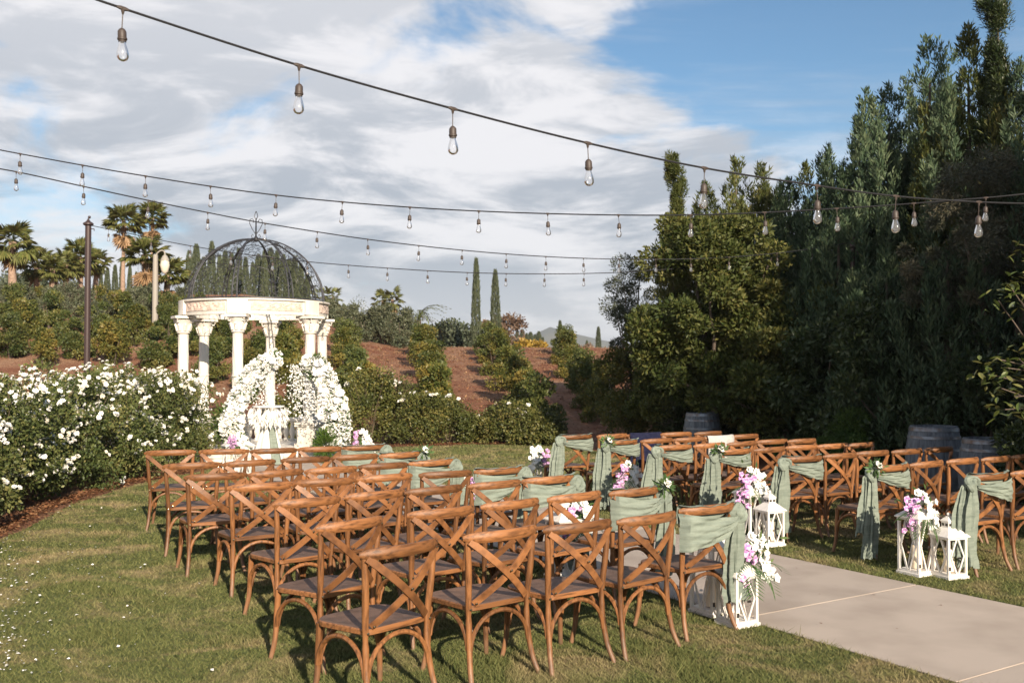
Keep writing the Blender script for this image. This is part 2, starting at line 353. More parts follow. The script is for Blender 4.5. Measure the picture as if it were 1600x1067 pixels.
def ground_mat(name, kind):
    m = bpy.data.materials.new(name); m.use_nodes = True; nt = m.node_tree; N, L = nt.nodes, nt.links; b = N['Principled BSDF']
    b.inputs['Roughness'].default_value = .95; b.inputs['Specular IOR Level'].default_value = .1
    ge = N.new('ShaderNodeNewGeometry')
    def noise(s, d=4, r=.55, st=(1, 1, 1), dist=0):
        mp = N.new('ShaderNodeMapping'); mp.inputs['Scale'].default_value = st; L.new(ge.outputs['Position'], mp.inputs[0])
        n = N.new('ShaderNodeTexNoise'); n.inputs['Scale'].default_value = s; n.inputs['Detail'].default_value = d; n.inputs['Roughness'].default_value = r; n.inputs['Distortion'].default_value = dist
        L.new(mp.outputs[0], n.inputs['Vector']); return n.outputs['Fac']
    def rng(v, a, b_, c=0, d=1):
        n = N.new('ShaderNodeMapRange'); n.inputs[1].default_value, n.inputs[2].default_value, n.inputs[3].default_value, n.inputs[4].default_value = a, b_, c, d
        L.new(v, n.inputs[0]); return n.outputs[0]
    def mix(f, a, c):
        n = N.new('ShaderNodeMix'); n.data_type = 'RGBA'; L.new(f, n.inputs[0])
        for i, q in ((6, a), (7, c)):
            if isinstance(q, tuple): n.inputs[i].default_value = (*q, 1)
            else: L.new(q, n.inputs[i])
        return n.outputs[2]
    if kind in ('lawn', 'blade'):
        dry = rng(noise(1.35, 8, .68, dist=.9), .47, .65); fine = rng(noise(9, 4, .6), .36, .64)
        if kind == 'lawn': green = mix(fine, (.072, .090, .034), (.125, .130, .052)); c = mix(dry, green, mix(fine, (.25, .19, .105), (.33, .25, .145)))
        else:
            at = N.new('ShaderNodeAttribute'); at.attribute_name = 'tone'
            green = mix(at.outputs['Fac'], (.068, .088, .028), (.18, .178, .066)); c = mix(rng(dry, 0, 1, 0, .72), green, mix(at.outputs['Fac'], (.20, .16, .078), (.40, .30, .17)))
        L.new(c, b.inputs['Base Color'])
    else:
        big = rng(noise(.5, 5, .6), .40, .66); fine = rng(noise(14, 6, .7), .32, .68)
        c = mix(fine, mix(big, (.15, .058, .032), (.23, .115, .068)), mix(big, (.29, .135, .082), (.42, .27, .175)))
        L.new(c, b.inputs['Base Color'])
        h = noise(10, 8, .75); bp = N.new('ShaderNodeBump'); bp.inputs['Strength'].default_value = .9; bp.inputs['Distance'].default_value = .10; L.new(h, bp.inputs['Height']); L.new(bp.outputs[0], b.inputs['Normal'])
    if kind == 'lawn':
        bp = N.new('ShaderNodeBump'); bp.inputs['Strength'].default_value = .6; bp.inputs['Distance'].default_value = .02; L.new(noise(55, 5, .7), bp.inputs['Height']); L.new(bp.outputs[0], b.inputs['Normal'])
    return m
M['mulch'] = ground_mat('red_bark_mulch', 'mulch'); M['lawn'] = ground_mat('mown_lawn', 'lawn'); M['blade'] = ground_mat('grass_blade', 'blade')
def glassmat():
    m = bpy.data.materials.new('clear_bulb_glass'); m.use_nodes = True; nt = m.node_tree; N, L = nt.nodes, nt.links
    gl = N.new('ShaderNodeBsdfGlossy'); gl.inputs['Roughness'].default_value = .05; tr = N.new('ShaderNodeBsdfTransparent'); tr.inputs[0].default_value = (.93, .94, .96, 1)
    df = N.new('ShaderNodeBsdfDiffuse'); df.inputs[0].default_value = (.7, .7, .72, 1)
    lw = N.new('ShaderNodeLayerWeight'); lw.inputs[0].default_value = .35
    mx = N.new('ShaderNodeMixShader'); L.new(lw.outputs['Fresnel'], mx.inputs[0]); L.new(tr.outputs[0], mx.inputs[1]); L.new(gl.outputs[0], mx.inputs[2])
    m2 = N.new('ShaderNodeMixShader'); m2.inputs[0].default_value = .10; L.new(mx.outputs[0], m2.inputs[1]); L.new(df.outputs[0], m2.inputs[2])
    L.new(m2.outputs[0], N['Material Output'].inputs[0]); return m
M['bulb'] = glassmat()

# ------------------------------------------------------------------ the setting: ground, lawn, path, mountain
def build_ground():
    xs = np.unique(np.concatenate([np.linspace(-3400, -200, 12), np.linspace(-200, -60, 15), np.linspace(-60, 60, 121), np.linspace(60, 200, 15), np.linspace(200, 3400, 12)]))
    ys = np.unique(np.concatenate([np.linspace(-500, -30, 8), np.linspace(-30, 18, 12), np.linspace(18, 62, 111), np.linspace(62, 200, 24), np.linspace(200, 4400, 14)]))
    X, Y = np.meshgrid(xs, ys); Z = hz(X, Y)
    m = (Y > 24) & (Y < 80); Z = Z + np.where(m, .05*np.sin(X*1.7+Y*.6)*np.sin(Y*1.3-X*.4), 0)*sstep(24, 27, Y)
    V = np.stack([X, Y, Z], -1).reshape(-1, 3); nx, ny = len(xs), len(ys)
    i = (np.arange(ny-1)[:, None]*nx + np.arange(nx-1)[None]).ravel()
    F = np.stack([i, i+1, i+nx+1, i+nx], 1); me = raw_mesh('ground', V, F, M['mulch'])
    me.polygons.foreach_set('use_smooth', [True]*len(me.polygons)); tag(put('ground', me), kind='structure')
build_ground()

LAWN = [(-13, -9), (-8.6, 2), (-5.95, 7.4), (-5.3, 9.6), (-5.4, 11), (-5.75, 13), (-5.75, 15.2), (-5.3, 17.2), (-5.0, 19.2), (-3.4, 20.6), (-2.6, 22.2), (-.6, 22.9), (.9, 22.6), (1.7, 21.4), (2.5, 19.2),
        (4.2, 16.2), (5.9, 13.4), (8.2, 10), (12, 4), (20, -9)]
def in_poly(x, y, poly=LAWN):
    ins = np.zeros(x.shape, bool); n = len(poly)
    for i in range(n):
        x0, y0 = poly[i]; x1, y1 = poly[(i+1) % n]
        c = ((y0 > y) != (y1 > y)) & (x < (x1-x0)*(y-y0)/((y1-y0) if y1 != y0 else 1e-9) + x0); ins ^= c
    return ins
NV, TV = Vector((.842, .539)), Vector((-.539, .842))     # across and along the path
PATH0, PATH1 = 5.255, 7.29
def path_xy(n, t): return Vector((NV.x*n + TV.x*t, NV.y*n + TV.y*t))
def wig(x, y): return .035*np.sin(7*x+3*y) + .02*np.sin(17*x-11*y)
tag(MB().add([(x, y, .004) for x, y in LAWN], [tuple(range(len(LAWN)))]).build('lawn', M['lawn'], smooth=False), kind='structure')
def build_path():
    e = [path_xy(n, t) for n, t in ((PATH0+.01, -10), (PATH1-.01, -10), (PATH1-.01, 18.6), (PATH0+.01, 18.6))]
    root = tag(MB().add([(p.x, p.y, .008) for p in e], [(0, 1, 2, 3)]).build('garden_path', M['joint'], smooth=False), kind='structure')
    t = 3.47 - 1.70*8
    while t < 18.5:
        t1 = min(t+1.70, 18.6); a, b = t+.008, t1-.008
        q = [path_xy(n, s) for n, s in ((PATH0, a), (PATH1, a), (PATH1, b), (PATH0, b))]
        vs = [(p.x, p.y, .0085) for p in q] + [(p.x, p.y, .014) for p in q]
        MB().add(vs, [(4, 5, 6, 7), (0, 1, 5, 4), (1, 2, 6, 5), (2, 3, 7, 6), (3, 0, 4, 7)]).build('slab', M['concrete'], root, smooth=False)
        t = t1
build_path()

def build_grass():
    n = 640000
    d = 4.6*np.exp(RNG.random(n)*math.log(23/4.6)); x = (RNG.random(n)*2-1)*.62*d; y = d
    keep = in_poly(x, y); a = x*NV.x + y*NV.y; keep &= ~((a > PATH0+wig(x, y)*.6-.01) & (a < PATH1-wig(x, y)*.6+.01) & (x*TV.x + y*TV.y < 18.7))
    keep &= RNG.random(n) < np.clip(1.5*(d/7)**.4, 0, 1)
    x, y, d = x[keep], y[keep], d[keep]; k = len(x)
    edge = np.minimum(np.abs(x*NV.x+y*NV.y-PATH0), np.abs(x*NV.x+y*NV.y-PATH1)); tall = 1 + .5*np.exp(-edge/.06)
    h = (.016+.020*RNG.random(k)**1.6)*tall; h *= .75+.6*(np.sin(x*3.1+np.sin(y*2.3)*2)*np.sin(y*2.7-np.cos(x*1.9)*2) > .45)+.25*RNG.random(k); h[RNG.random(k) < .014] *= 2.1
    w = .0027*(d/5)**.9; a = RNG.random(k)*2*math.pi
    bx, by = np.cos(a)*w, np.sin(a)*w; b2 = RNG.random(k)*2*math.pi; ln = h*(.4+1.1*RNG.random(k))
    z0 = np.full(k, .003)
    V = np.stack([np.stack([x-bx, y-by, z0], 1), np.stack([x+bx, y+by, z0], 1), np.stack([x+np.cos(b2)*ln, y+np.sin(b2)*ln, h], 1)], 1).reshape(-1, 3)
    F = np.arange(k*3).reshape(-1, 3)
    tag(put('grass', raw_mesh('grass', V, F, M['blade'], np.repeat(RNG.random(k), 3))), kind='stuff', label='short mown grass of the lawn around the chairs', cat='grass')
build_grass()
def scatter_flat(name, pts, size, m, label, cat):
    n = len(pts); a = RNG.random(n)*2*math.pi; d = np.stack([np.cos(a), np.sin(a), .25*RNG.random(n)], 1); up = np.tile([[0., 0, 1]], (n, 1)) + RNG.normal(size=(n, 3))*.3
    s = size*(.6+.8*RNG.random(n)); pos = np.concatenate([pts, np.full((n, 1), .022)], 1); pos[:, 2] += .012*RNG.random(n)
    tag(put(name, leaf_mesh(name, pos, unit(d), s, s*.75, m, fold=.2, nrm=unit(up))), kind='stuff', label=label, cat=cat)
def litter():
    ps = []
    while len(ps) < 200:
        py = 760 + 300*RNG.random()**1.2; px = 430*RNG.random()**1.3; g = G(px, py)
        if RNG.random() < math.exp(-max(0, px-20)/75) and in_poly(np.array([g.x]), np.array([g.y]))[0]: ps.append((g.x, g.y))
    scatter_flat('fallen_petals', np.array(ps), .022, M['petalfall'], 'white rose petals fallen on the grass at the left', 'petals')
    ps = []
    for (x0, y0), (x1, y1) in zip(LAWN[2:9], LAWN[3:10]):
        L_ = math.hypot(x1-x0, y1-y0)
        for _ in range(int(420*L_)):
            t = RNG.random(); ps.append((x0+(x1-x0)*t + RNG.normal()*.10-.22, y0+(y1-y0)*t))
    for (x0, y0), (x1, y1) in zip(LAWN[9:13], LAWN[10:14]):
        for _ in range(420):
            t = RNG.random(); ps.append((x0+(x1-x0)*t, y0+(y1-y0)*t+abs(RNG.normal())*.25))
    scatter_flat('fallen_leaves', np.array(ps), .04, M['mulchleaf'], 'brown leaf litter along the edge of the rose bed', 'leaves')
    ps = []
    for _ in range(26):
        n, t = RNG.uniform(PATH0+.05, PATH1-.05), RNG.uniform(2.2, 9); g = path_xy(n, t); ps.append((g.x, g.y))
    scatter_flat('path_leaves', np.array(ps), .03, M['mulchleaf'], 'few dry leaves blown onto the concrete path', 'leaves')
litter()

def build_mountain():
    xs = np.linspace(-1500, 2600, 60); rows = []
    def hh(x): return 78*np.exp(-((x-115)/105)**2) + 52*np.exp(-((x-300)/170)**2) + 34*np.exp(-((x+500)/600)**2) + 30*np.exp(-((x-1200)/500)**2) + 6*np.sin(x/37) + 3*np.sin(x/13)
    for k, (dy, f) in enumerate(((-420, 0), (-250, .35), (-120, .75), (0, 1), (260, .5), (520, 0))):
        rows.append(np.stack([xs, np.full_like(xs, 2600+dy)+30*np.sin(xs/60+k), -8+hh(xs+k*6)*f], 1))
    V = np.concatenate(rows); nx = len(xs); i = (np.arange(5)[:, None]*nx+np.arange(nx-1)[None]).ravel(); F = np.stack([i, i+1, i+nx+1, i+nx], 1)
    me = raw_mesh('mountain', V, F, mat('dry_chaparral', (.12, .115, .075), .95, (.07, .075, .05), .012)); me.polygons.foreach_set('use_smooth', [True]*len(me.polygons))
    tag(put('mountain', me), kind='structure')
build_mountain()

# ------------------------------------------------------------------ trees
def limbs(mb, base, top, r0, r1, n=9, wob=.05):
    base, top = Vector(base), Vector(top); pts = []
    for i in range(n+1):
        t = i/n; p = base.lerp(top, t); w = wob*(base-top).length*math.sin(math.pi*t)
        pts.append(p + Vector((random.uniform(-1, 1), random.uniform(-1, 1), 0))*w*.35)
    mb.tube(pts, [r0+(r1-r0)*(i/n) for i in range(n+1)], 8); return pts
def conifer(base, h, rad, m, plumes, per, label, group=None, tilt=(0, 0), plume=1.0, ragged=.15, name='conifer_tree', cat='tree', low=.03, leaf=(.108, .0255)):
    root = empty(name, base, 0, label, cat, group)
    tb = MB(); limbs(tb, (0, 0, -.1), (tilt[0], tilt[1], h*.9), .05+rad*.07, .015, wob=.01); tb.build('trunk', M['bark'], root)
    ps, ds, tn = [], [], []
    sp = [(0.0, 0.0, h, rad*.80)]
    for i in range(11):
        a = i*2.4+random.uniform(-.3, .3); q = rad*random.uniform(.28, .85); sp.append((math.cos(a)*q, math.sin(a)*q, h*random.uniform(.76, .99)*(1-.13*q/rad), rad*random.uniform(.46, .66)))
    tot = sum(c[2]*c[3] for c in sp)
    for ox, oy, hs, rs in sp:
        base_t = random.gauss(.45, .10)
        for i in range(max(6, int(plumes*hs*rs/tot))):
            t = low + (1-low)*random.random()**.68
            prof = rs*min(1, .45+t*2)*(1-t)**.62*random.uniform(.75, 1.2); a = random.random()*2*math.pi; rr = prof*(.35+.6*random.random())
            L = plume*(.30+.38*random.random())*(1-.55*t); L = min(L, hs*(1-t)+.16)
            o = np.array([ox+math.cos(a)*rr, oy+math.sin(a)*rr, hs*t-.10]); lean = (.16+.34*random.random())*(1-.75*t)
            ax = np.array([math.cos(a)*lean, math.sin(a)*lean, 1.0]); ax /= np.linalg.norm(ax)
            n = int(per*(.30+.85*L/plume)); s = RNG.random(n)**.85; w = .10*plume*(1-s)**.85*(.40+s*.9)*(1-.45*t)+.006
            off = RNG.normal(size=(n, 3))*w[:, None]*.6; ps.append(o + ax*(s*L)[:, None] + off)
            ds.append(unit(ax + unit(off+1e-6)*.55 + RNG.normal(size=(n, 3))*.16)); tn.append(np.clip(base_t+random.gauss(0, .15) + RNG.normal(size=n)*.14 + .25*(s-.5), 0, 1))
    p, d, t = map(np.concatenate, (ps, ds, tn)); n = len(p)
    put('crown', leaf_mesh('crown', p, d, leaf[0]*(.6+.8*RNG.random(n)), leaf[1]*(.7+.7*RNG.random(n)), m, t), root); return root
def broad(base, clumps, per, m, leaf, label, name='broadleaf_tree', cat='tree', group=None, trunk=True, up=.25, shell=.45, barkr=.07, tone=.16, trunk_to=None):
    """clumps: (dx, dy, z, rx[, rz]) relative to the base"""
    root = empty(name, base, 0, label, cat, group); cl = [((c[0], c[1], c[2]), (c[3], c[3], c[4] if len(c) > 4 else c[3]*.8)) for c in clumps]
    if trunk:
        tb = MB(); top = np.mean([c[0] for c in cl], 0); fork = Vector((top[0]*.35, top[1]*.35, max(.15, top[2]*.42))); limbs(tb, (0, 0, -.1), fork, barkr, barkr*.75, 5, .04)
        for c, r in random.sample(cl, min(len(cl), 9)): limbs(tb, fork, c, barkr*.6, barkr*.12, 6, .06)
        tb.build('trunk' if cat == 'tree' else 'stem', M['bark'], root)
    p, d, ix = clump_points(cl, per, shell); n = len(p); dd = unit(d*.7 + RNG.normal(size=(n, 3))*.6 + np.array([0, 0, up]))
    ct = RNG.normal(size=len(cl))*tone + .45
    t = ct[ix] + RNG.normal(size=n)*.2
    keep = p[:, 2] + base[2] > base[2] + .02
    p, dd, t = p[keep], dd[keep], t[keep]; n = len(p)
    put('crown' if cat == 'tree' else 'foliage', leaf_mesh('crown', p, dd, leaf[0]*(.65+.7*RNG.random(n)), leaf[1]*(.65+.7*RNG.random(n)), m, t), root); return root
def mass(n, rx, ry, z0, z1, r, jit=.35, prof=None):
    out = []
    for _ in range(n):
        t = random.random(); a = random.random()*2*math.pi; k = (prof(t) if prof else math.sin(math.pi*(.12+.76*t))**.6)
        q = k*math.sqrt(random.random())
        out.append((math.cos(a)*rx*q, math.sin(a)*ry*q, z0+(z1-z0)*t, r*(1+random.uniform(-jit, jit))))
    return out
def tip(px, py, Y, x=None):              # height above the ground of what is seen at (px, py) at depth Y
    p = P(px, py, Y); g = float(hz(p.x, p.y)); return Vector((p.x, p.y, g)), p.z-g
def wall():
    GRP = 'conifers of the tall hedge right of the chairs'
    rows = [  # px, py of the tip, depth, radius, material, plumes, label
        (1150, 252, 22.5, 1.5, 'juniper', 210, 'upright olive-green conifer just right of the ragged leaning one'),
        (1190, 262, 22.0, 1.35, 'juniper', 190, 'short olive conifer between the twin left spires and the pale ones'),
        (1232, 286, 21, 1.35, 'conifer', 190, 'low pale conifer in the dip of the tree line'),
        (1290, 232, 20.3, 1.35, 'conifer', 200, 'pointed blue-green conifer left of the tall dark spires'),
        (1342, 192, 19.2, 1.4, 'conifer', 210, 'slender blue-green conifer with a needle-thin tip'),
        (1388, 140, 18.4, 1.35, 'conifer', 220, 'narrow conifer immediately left of the broad twin-topped one'),
        (1452, 62, 17.4, 1.6, 'conifer', 310, 'tallest broad blue-green conifer with many upright plumes'),
        (1512, 48, 16.8, 1.1, 'juniper', 190, 'olive conifer squeezed between the tallest one and the dark column'),
        (1420, 120, 19.8, 1.3, 'conifer', 150, 'conifer standing behind the narrow and broad blue-green spires'),
        (1258, 262, 21.4, 1.0, 'juniper', 120, 'olive conifer behind the low pale one in the dip'),
        (1105, 292, 22.4, 1.4, 'juniper', 180, 'olive conifer rising behind the sunlit broad-leaved tree'),
        (1365, 178, 20.4, 1.1, 'conifer', 150, 'conifer filling the gap behind the needle-thin tip'),
        (1485, 75, 18.8, 1.2, 'conifer', 150, 'conifer filling the gap behind the tallest broad one'),
        (1548, 80, 17.6, 1.2, 'conifer', 150, 'conifer behind the dark knobbly column'),
        (1640, 60, 15.5, 1.7, 'conifer', 170, 'dark conifer at the right edge of the hedge'),
        (1310, 330, 17.6, 1.0, 'conifer', 120, 'low blue-green conifer in front of the spires, near the hidden pole'),
        (1385, 400, 15.9, 1.05, 'conifer', 130, 'shaded lower conifer behind the wine barrels'),
        (1265, 400, 18.6, 1.0, 'conifer', 120, 'shaded lower conifer above the round green shrub'),
        (1480, 370, 15.2, 1.1, 'conifer', 120, 'shaded conifer directly behind the large wine barrel'),
    ]
    for px, py, Y, r, m, n, lb in rows:
        b, h = tip(px, py, Y); conifer(b, h, r, M[m], int(n*5.4), 47, lb, GRP, plume=1.15, tilt=(0, 0), ragged=.3)
    # ragged leaning juniper and the dark column at the upper right
    b, h = tip(1052, 232, 20.5); b2 = b + Vector((.55, 0, 0)); b2.z = float(hz(b2.x, b2.y))
    def ragged(base, h, lean, m, label, r=.34, n=120, w=.115):
        root = empty('juniper_tree', base, 0, label, 'tree', GRP); tb = MB(); pts = limbs(tb, (0, 0, -.1), (lean, 0, h*.93), .09, .012, 12, .05); tb.build('trunk', M['bark'], root)
        cl = []
        for i in range(n):
            t = .12+.93*random.random()**.75; a = random.random()*6.28; q = r*(1.9-1.62*min(t, 1))*(.15+1.0*random.random()**.7)*(1+.5*math.sin(t*26+lean*9))
            c = pts[0].lerp(pts[-1], t) + Vector((math.cos(a)*q, math.sin(a)*q, q*.5)); ww = w*(.7+.8*random.random())*(1.3-.6*t); cl.append(((c.x, c.y, c.z), (ww, ww, ww*1.7)))
        p, d, ix = clump_points(cl, 260, .1); k = len(p); dd = unit(d*.6+RNG.normal(size=(k, 3))*.4+np.array([-.2, 0, .75])); ct = RNG.normal(size=len(cl))*.2+.45
        put('crown', leaf_mesh('crown', p, dd, .075*(.6+.8*RNG.random(k)), .017, m, ct[ix]+RNG.normal(size=k)*.15), root)
    ragged(b2, h, -.55, M['juniper'], 'ragged juniper leaning left at the low left end of the tree line')
    b, h = tip(1078, 385, 19.7); 
    b, h = tip(1562, -14, 16.2); ragged(b, h, -.05, M['darkbroad'], 'dark knobbly column of foliage cut off by the top of the picture', r=.46, n=150, w=.15)
    b, h = tip(1036, 316, 21.0); ragged(b, h, .3, M['juniper'], 'second shorter ragged juniper beside the leaning one', r=.36, n=100)
    # broad-leaved, olive and understory trees in front of the conifers
    b, h = tip(1115, 338, 19.0)
    cl = mass(84, 1.45, 1.0, .9, h-.2, .33, prof=lambda t: math.sin(math.pi*(.10+.80*t))**.5)
    broad((b.x, b.y, 0), cl, 560, M['broad'], (.095, .045), 'sunlit yellow-green broad-leaved tree with a slanting grey trunk', barkr=.09)
    b = P(1230, 640, 18.0); broad((b.x, b.y, 0), mass(40, 1.2, .8, .5, 3.3, .34), 420, M['broad'], (.10, .045), 'dim broad-leaved tree between the slanting trunk and the round shrub', barkr=.07)
    b = P(990, 640, 22.6); zz = float(hz(b.x, b.y))
    broad((b.x, b.y, zz), mass(34, .62, .55, 1.3, 4.1, .26), 470, M['olive'], (.07, .022), 'thin grey-green olive tree at the left end of the tree line', name='olive_tree', barkr=.06)
    b = P(985, 640, 22.2); zz = float(hz(b.x, b.y))
    broad((b.x, b.y, zz), mass(26, .75, .6, .25, 2.2, .33), 520, M['vine_leaf'], (.07, .035), 'tawny shrub under the thin olive tree', name='shrub', cat='shrub', barkr=.04)
    b = P(1050, 640, 20.6); broad((b.x, b.y, 0), mass(34, .9, .7, .2, 2.7, .34), 500, M['broad'], (.08, .038), 'leafy shrub behind the left wine barrel', name='shrub', cat='shrub', barkr=.05)
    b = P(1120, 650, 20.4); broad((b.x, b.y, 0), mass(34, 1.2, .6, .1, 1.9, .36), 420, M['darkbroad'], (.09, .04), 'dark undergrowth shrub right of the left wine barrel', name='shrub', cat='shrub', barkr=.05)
    b = P(1330, 700, 15.6); broad((b.x, b.y, 0), mass(22, .52, .42, .12, .98, .24, prof=lambda t: (1-t*t)**.5), 900, M['shrub'], (.045, .016), 'round bright green shrub in front of the dark trees', name='round_shrub', cat='shrub', trunk=False, up=.6)
    b = P(1222, 700, 16.6); broad((b.x, b.y, 0), mass(6, .12, .12, .1, .55, .14), 420, M['shrub'], (.05, .02), 'small slim green sapling left of the round shrub', name='sapling', cat='shrub', barkr=.015)
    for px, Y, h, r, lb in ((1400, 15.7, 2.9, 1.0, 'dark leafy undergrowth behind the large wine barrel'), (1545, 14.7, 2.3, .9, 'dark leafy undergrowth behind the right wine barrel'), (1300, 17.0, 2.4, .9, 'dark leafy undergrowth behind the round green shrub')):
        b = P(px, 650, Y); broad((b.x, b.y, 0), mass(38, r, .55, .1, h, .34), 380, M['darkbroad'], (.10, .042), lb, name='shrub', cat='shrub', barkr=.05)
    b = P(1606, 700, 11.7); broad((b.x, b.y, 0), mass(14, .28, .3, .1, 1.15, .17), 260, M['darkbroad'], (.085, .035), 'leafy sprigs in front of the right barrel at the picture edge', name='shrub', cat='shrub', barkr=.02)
    # large drooping olive-like tree in front of the conifers, right
    b = P(1520, 420, 14.9); z = 0
    cl = mass(110, 1.55, .8, 1.5, 4.9, .22, jit=.6, prof=lambda t: math.sin(math.pi*(.15+.72*t))**.6)
    broad((b.x+.45, b.y, 0), cl, 520, M['darkolive'], (.075, .013), 'large shadowy olive tree with fine twiggy leaves at the right', name='olive_tree', barkr=.13, up=-.1, shell=.2)
    # glossy-leaved tree at the right edge: the leaves at its lit branch ends are parts
    root = empty('glossy_leaved_tree', (5.72, 10.4, 0), 0, 'glossy large-leaved tree whose sunlit branches reach in at the right edge', 'tree')
    tb = MB(); limbs(tb, (0.2, 0, -.1), (.35, .2, 2.0), .06, .045, 6); ends = []
    pl = MB().add([(0, 0, 0), (.018, .03, .004), (.02, .065, .0), (0, .105, -.012), (-.02, .065, .0), (-.018, .03, .004), (0, .045, -.006)], [(0, 1, 6), (1, 2, 6), (2, 3, 6), (3, 4, 6), (4, 5, 6), (5, 0, 6)])
    lm = [pl.mesh('leaf', m_, False) for m_ in (M['magnolia'],)]
    for q in range(3): pass
    tone = [.2, .5, .85]; metas = []
    for tv in tone:
        me = pl.mesh('leaf', M['magnolia'], True); a = me.attributes.new('tone', 'FLOAT', 'POINT'); a.data.foreach_set('value', [tv]*len(me.vertices)); metas.append(me)
    spots = [(1545, 585, 10.1), (1560, 605, 10.2), (1575, 575, 10.0), (1585, 620, 10.1), (1595, 600, 10.3), (1555, 560, 10.3), (1592, 560, 10.2), (1565, 640, 10.3), (1600, 430, 10.2), (1580, 450, 10.2), (1595, 470, 10.1), (1605, 400, 10.2), (1560, 470, 10.4), (1605, 640, 10.2), (1620, 520, 10.2), (1620, 580, 10.1)]
    for px, py, Y in spots:
        e = P(px, py, Y) - root.location; limbs(tb, (.35, .2, 1.2+.6*random.random()), e, .016, .005, 6, .05)
        for _ in range(14):
            off = Vector((random.gauss(0, .085), random.gauss(0, .085), random.gauss(0, .07)))
            put('leaf', random.choice(metas), root, loc=e+off, rot=(random.uniform(-.9, .7), random.uniform(-.6, .6), random.uniform(0, 6.28)), sc=random.uniform(.75, 1.25))
    tb.build('trunk', M['bark'], root)
    p, d, ix = clump_points([((.55+.5*random.random(), .2+.5*random.random(), .4+3.0*random.random()), .34) for _ in range(26)], 170, .3); k = len(p)
    tag(put('foliage', leaf_mesh('foliage', p, unit(d+RNG.normal(size=(k, 3))*.5), .10, .042, M['magnolia'], RNG.random(k)*.6), root), kind='stuff')
    # slanting trunk seen in the shade
    # the same hedge goes on beside the camera, outside the picture, and shades the lower wall
    for i, (x, y, h, r) in enumerate(((8.75, 6.4, 7.4, 1.9), (9.7, 9.2, 7.6, 1.9), (8.55, 11.7, 6.0, 1.25), (10.6, 3.4, 8.6, 2.2))):
        broad((x, y, 0), mass(60, r, r, .8, h, .55, prof=lambda t: math.sin(math.pi*(.15+.75*t))**.5), 150, M['darkbroad'], (.20, .11), f'{ORD[i]} broad-leaved tree of the hedge beside the photographer, outside the picture', group='broad-leaved trees beside the photographer')
    for i, (x, y, h, r) in enumerate(((10.2, 10.2, 8.5, 1.9), (9.4, 7.2, 6.8, 1.7), (12.2, 7.5, 8.6, 2.0), (11.0, 4.6, 8.0, 1.9), (14.0, 3.2, 9.2, 2.2), (12.9, .2, 9.0, 2.1), (16.0, -1.4, 10, 2.4), (14.8, -4.6, 9.8, 2.2), (18.0, -6.5, 11, 2.6))):
        conifer((x, y, 0), h, r, M['conifer'], 170, 60, f'{ORD[i]} conifer of the same hedge beside the photographer, outside the picture', GRP, plume=1.5, leaf=(.22, .06))
wall()

# ------------------------------------------------------------------ palms, cypresses and far trees
def frond_mesh(seed, drop, m, n=22, L=.62):
    rg = np.random.default_rng(seed); ps, ds = [], []
    mb = MB(); stem = bez((0, 0, 0), (.25, 0, .06), (.45, 0, .05), (.62, 0, -drop*.35), 5)
    V, F, tn = [], [], []
    tip_ = np.array(stem[-1]); nv = 0
    sv = [np.array(p) for p in stem]
    for a, b in zip(sv[:-1], sv[1:]):
        V += [a+[0, .018, 0], b+[0, .015, 0], b-[0, .015, 0], a-[0, .018, 0]]; F += [(nv, nv+1, nv+2), (nv, nv+2, nv+3)]; tn += [.35]*4; nv += 4
    for i in range(n):
        a = (i/(n-1)-.5)*3.7; d = np.array([math.cos(a), math.sin(a), -.15-drop*.35+.1*rg.normal()]); d /= np.linalg.norm(d); l = L*(1-.16*abs(a))*(.85+.3*rg.random())
        s = np.cross(d, [0, 0, 1]); s /= np.linalg.norm(s); m1 = tip_+d*l*.62; e = tip_+d*l+np.array([0, 0, -.22*l*(.4+drop)])
        V += [tip_, m1+s*.046*L/.62, e, m1-s*.046*L/.62]; F += [(nv, nv+1, nv+2), (nv, nv+2, nv+3)]; t = .25+.6*rg.random(); tn += [t]*4; nv += 4
    return raw_mesh('frond', np.array(V), np.array(F), m, np.array(tn))
FROND = [frond_mesh(i, .3+.25*i, M['palm']) for i in range(3)]; DEADF = [frond_mesh(9+i, 1.0, M['palmdead'], 14, .5) for i in range(2)]
def palm(px, py, Y, s, trunk_r, label, group='fan palms on the slope', skirt=10, nf=34, base_py=None):
    c = P(px, py, Y); g = float(hz(c.x, c.y)) if base_py is None else P(px, base_py, Y).z; h = c.z-g
    root = empty('fan_palm', (c.x, c.y, g), random.random()*6, label, 'palm tree', group)
    MB().tube([(0, 0, -.1), (.02, 0, h*.3), (-.02, .02, h*.6), (0, 0, h)], [trunk_r*.72, trunk_r*.58, trunk_r*.52, trunk_r*.54], 10).build('trunk', M['palmbark'], root)
    for i in range(nf):
        a = i*2.39996; el = -R(75)+R(110)*((i+.5)/nf) if True else 0
        el = R(82) - R(118 if skirt < 10 else 88)*((i+.5)/nf)**.9
        put('frond', FROND[min(2, int(3*i/nf))], root, (0, 0, h), (random.uniform(-.3, .3), -el, a), s*.66*random.uniform(.75, 1.18))
    for i in range(skirt):
        put('dead_frond', DEADF[i % 2], root, (0, 0, h-.12*s), (random.uniform(-.3, .3), R(38)+R(46)*random.random(), i*2.39996+.5), s*(.72 if skirt < 10 else .95)*random.uniform(.7, 1.0))
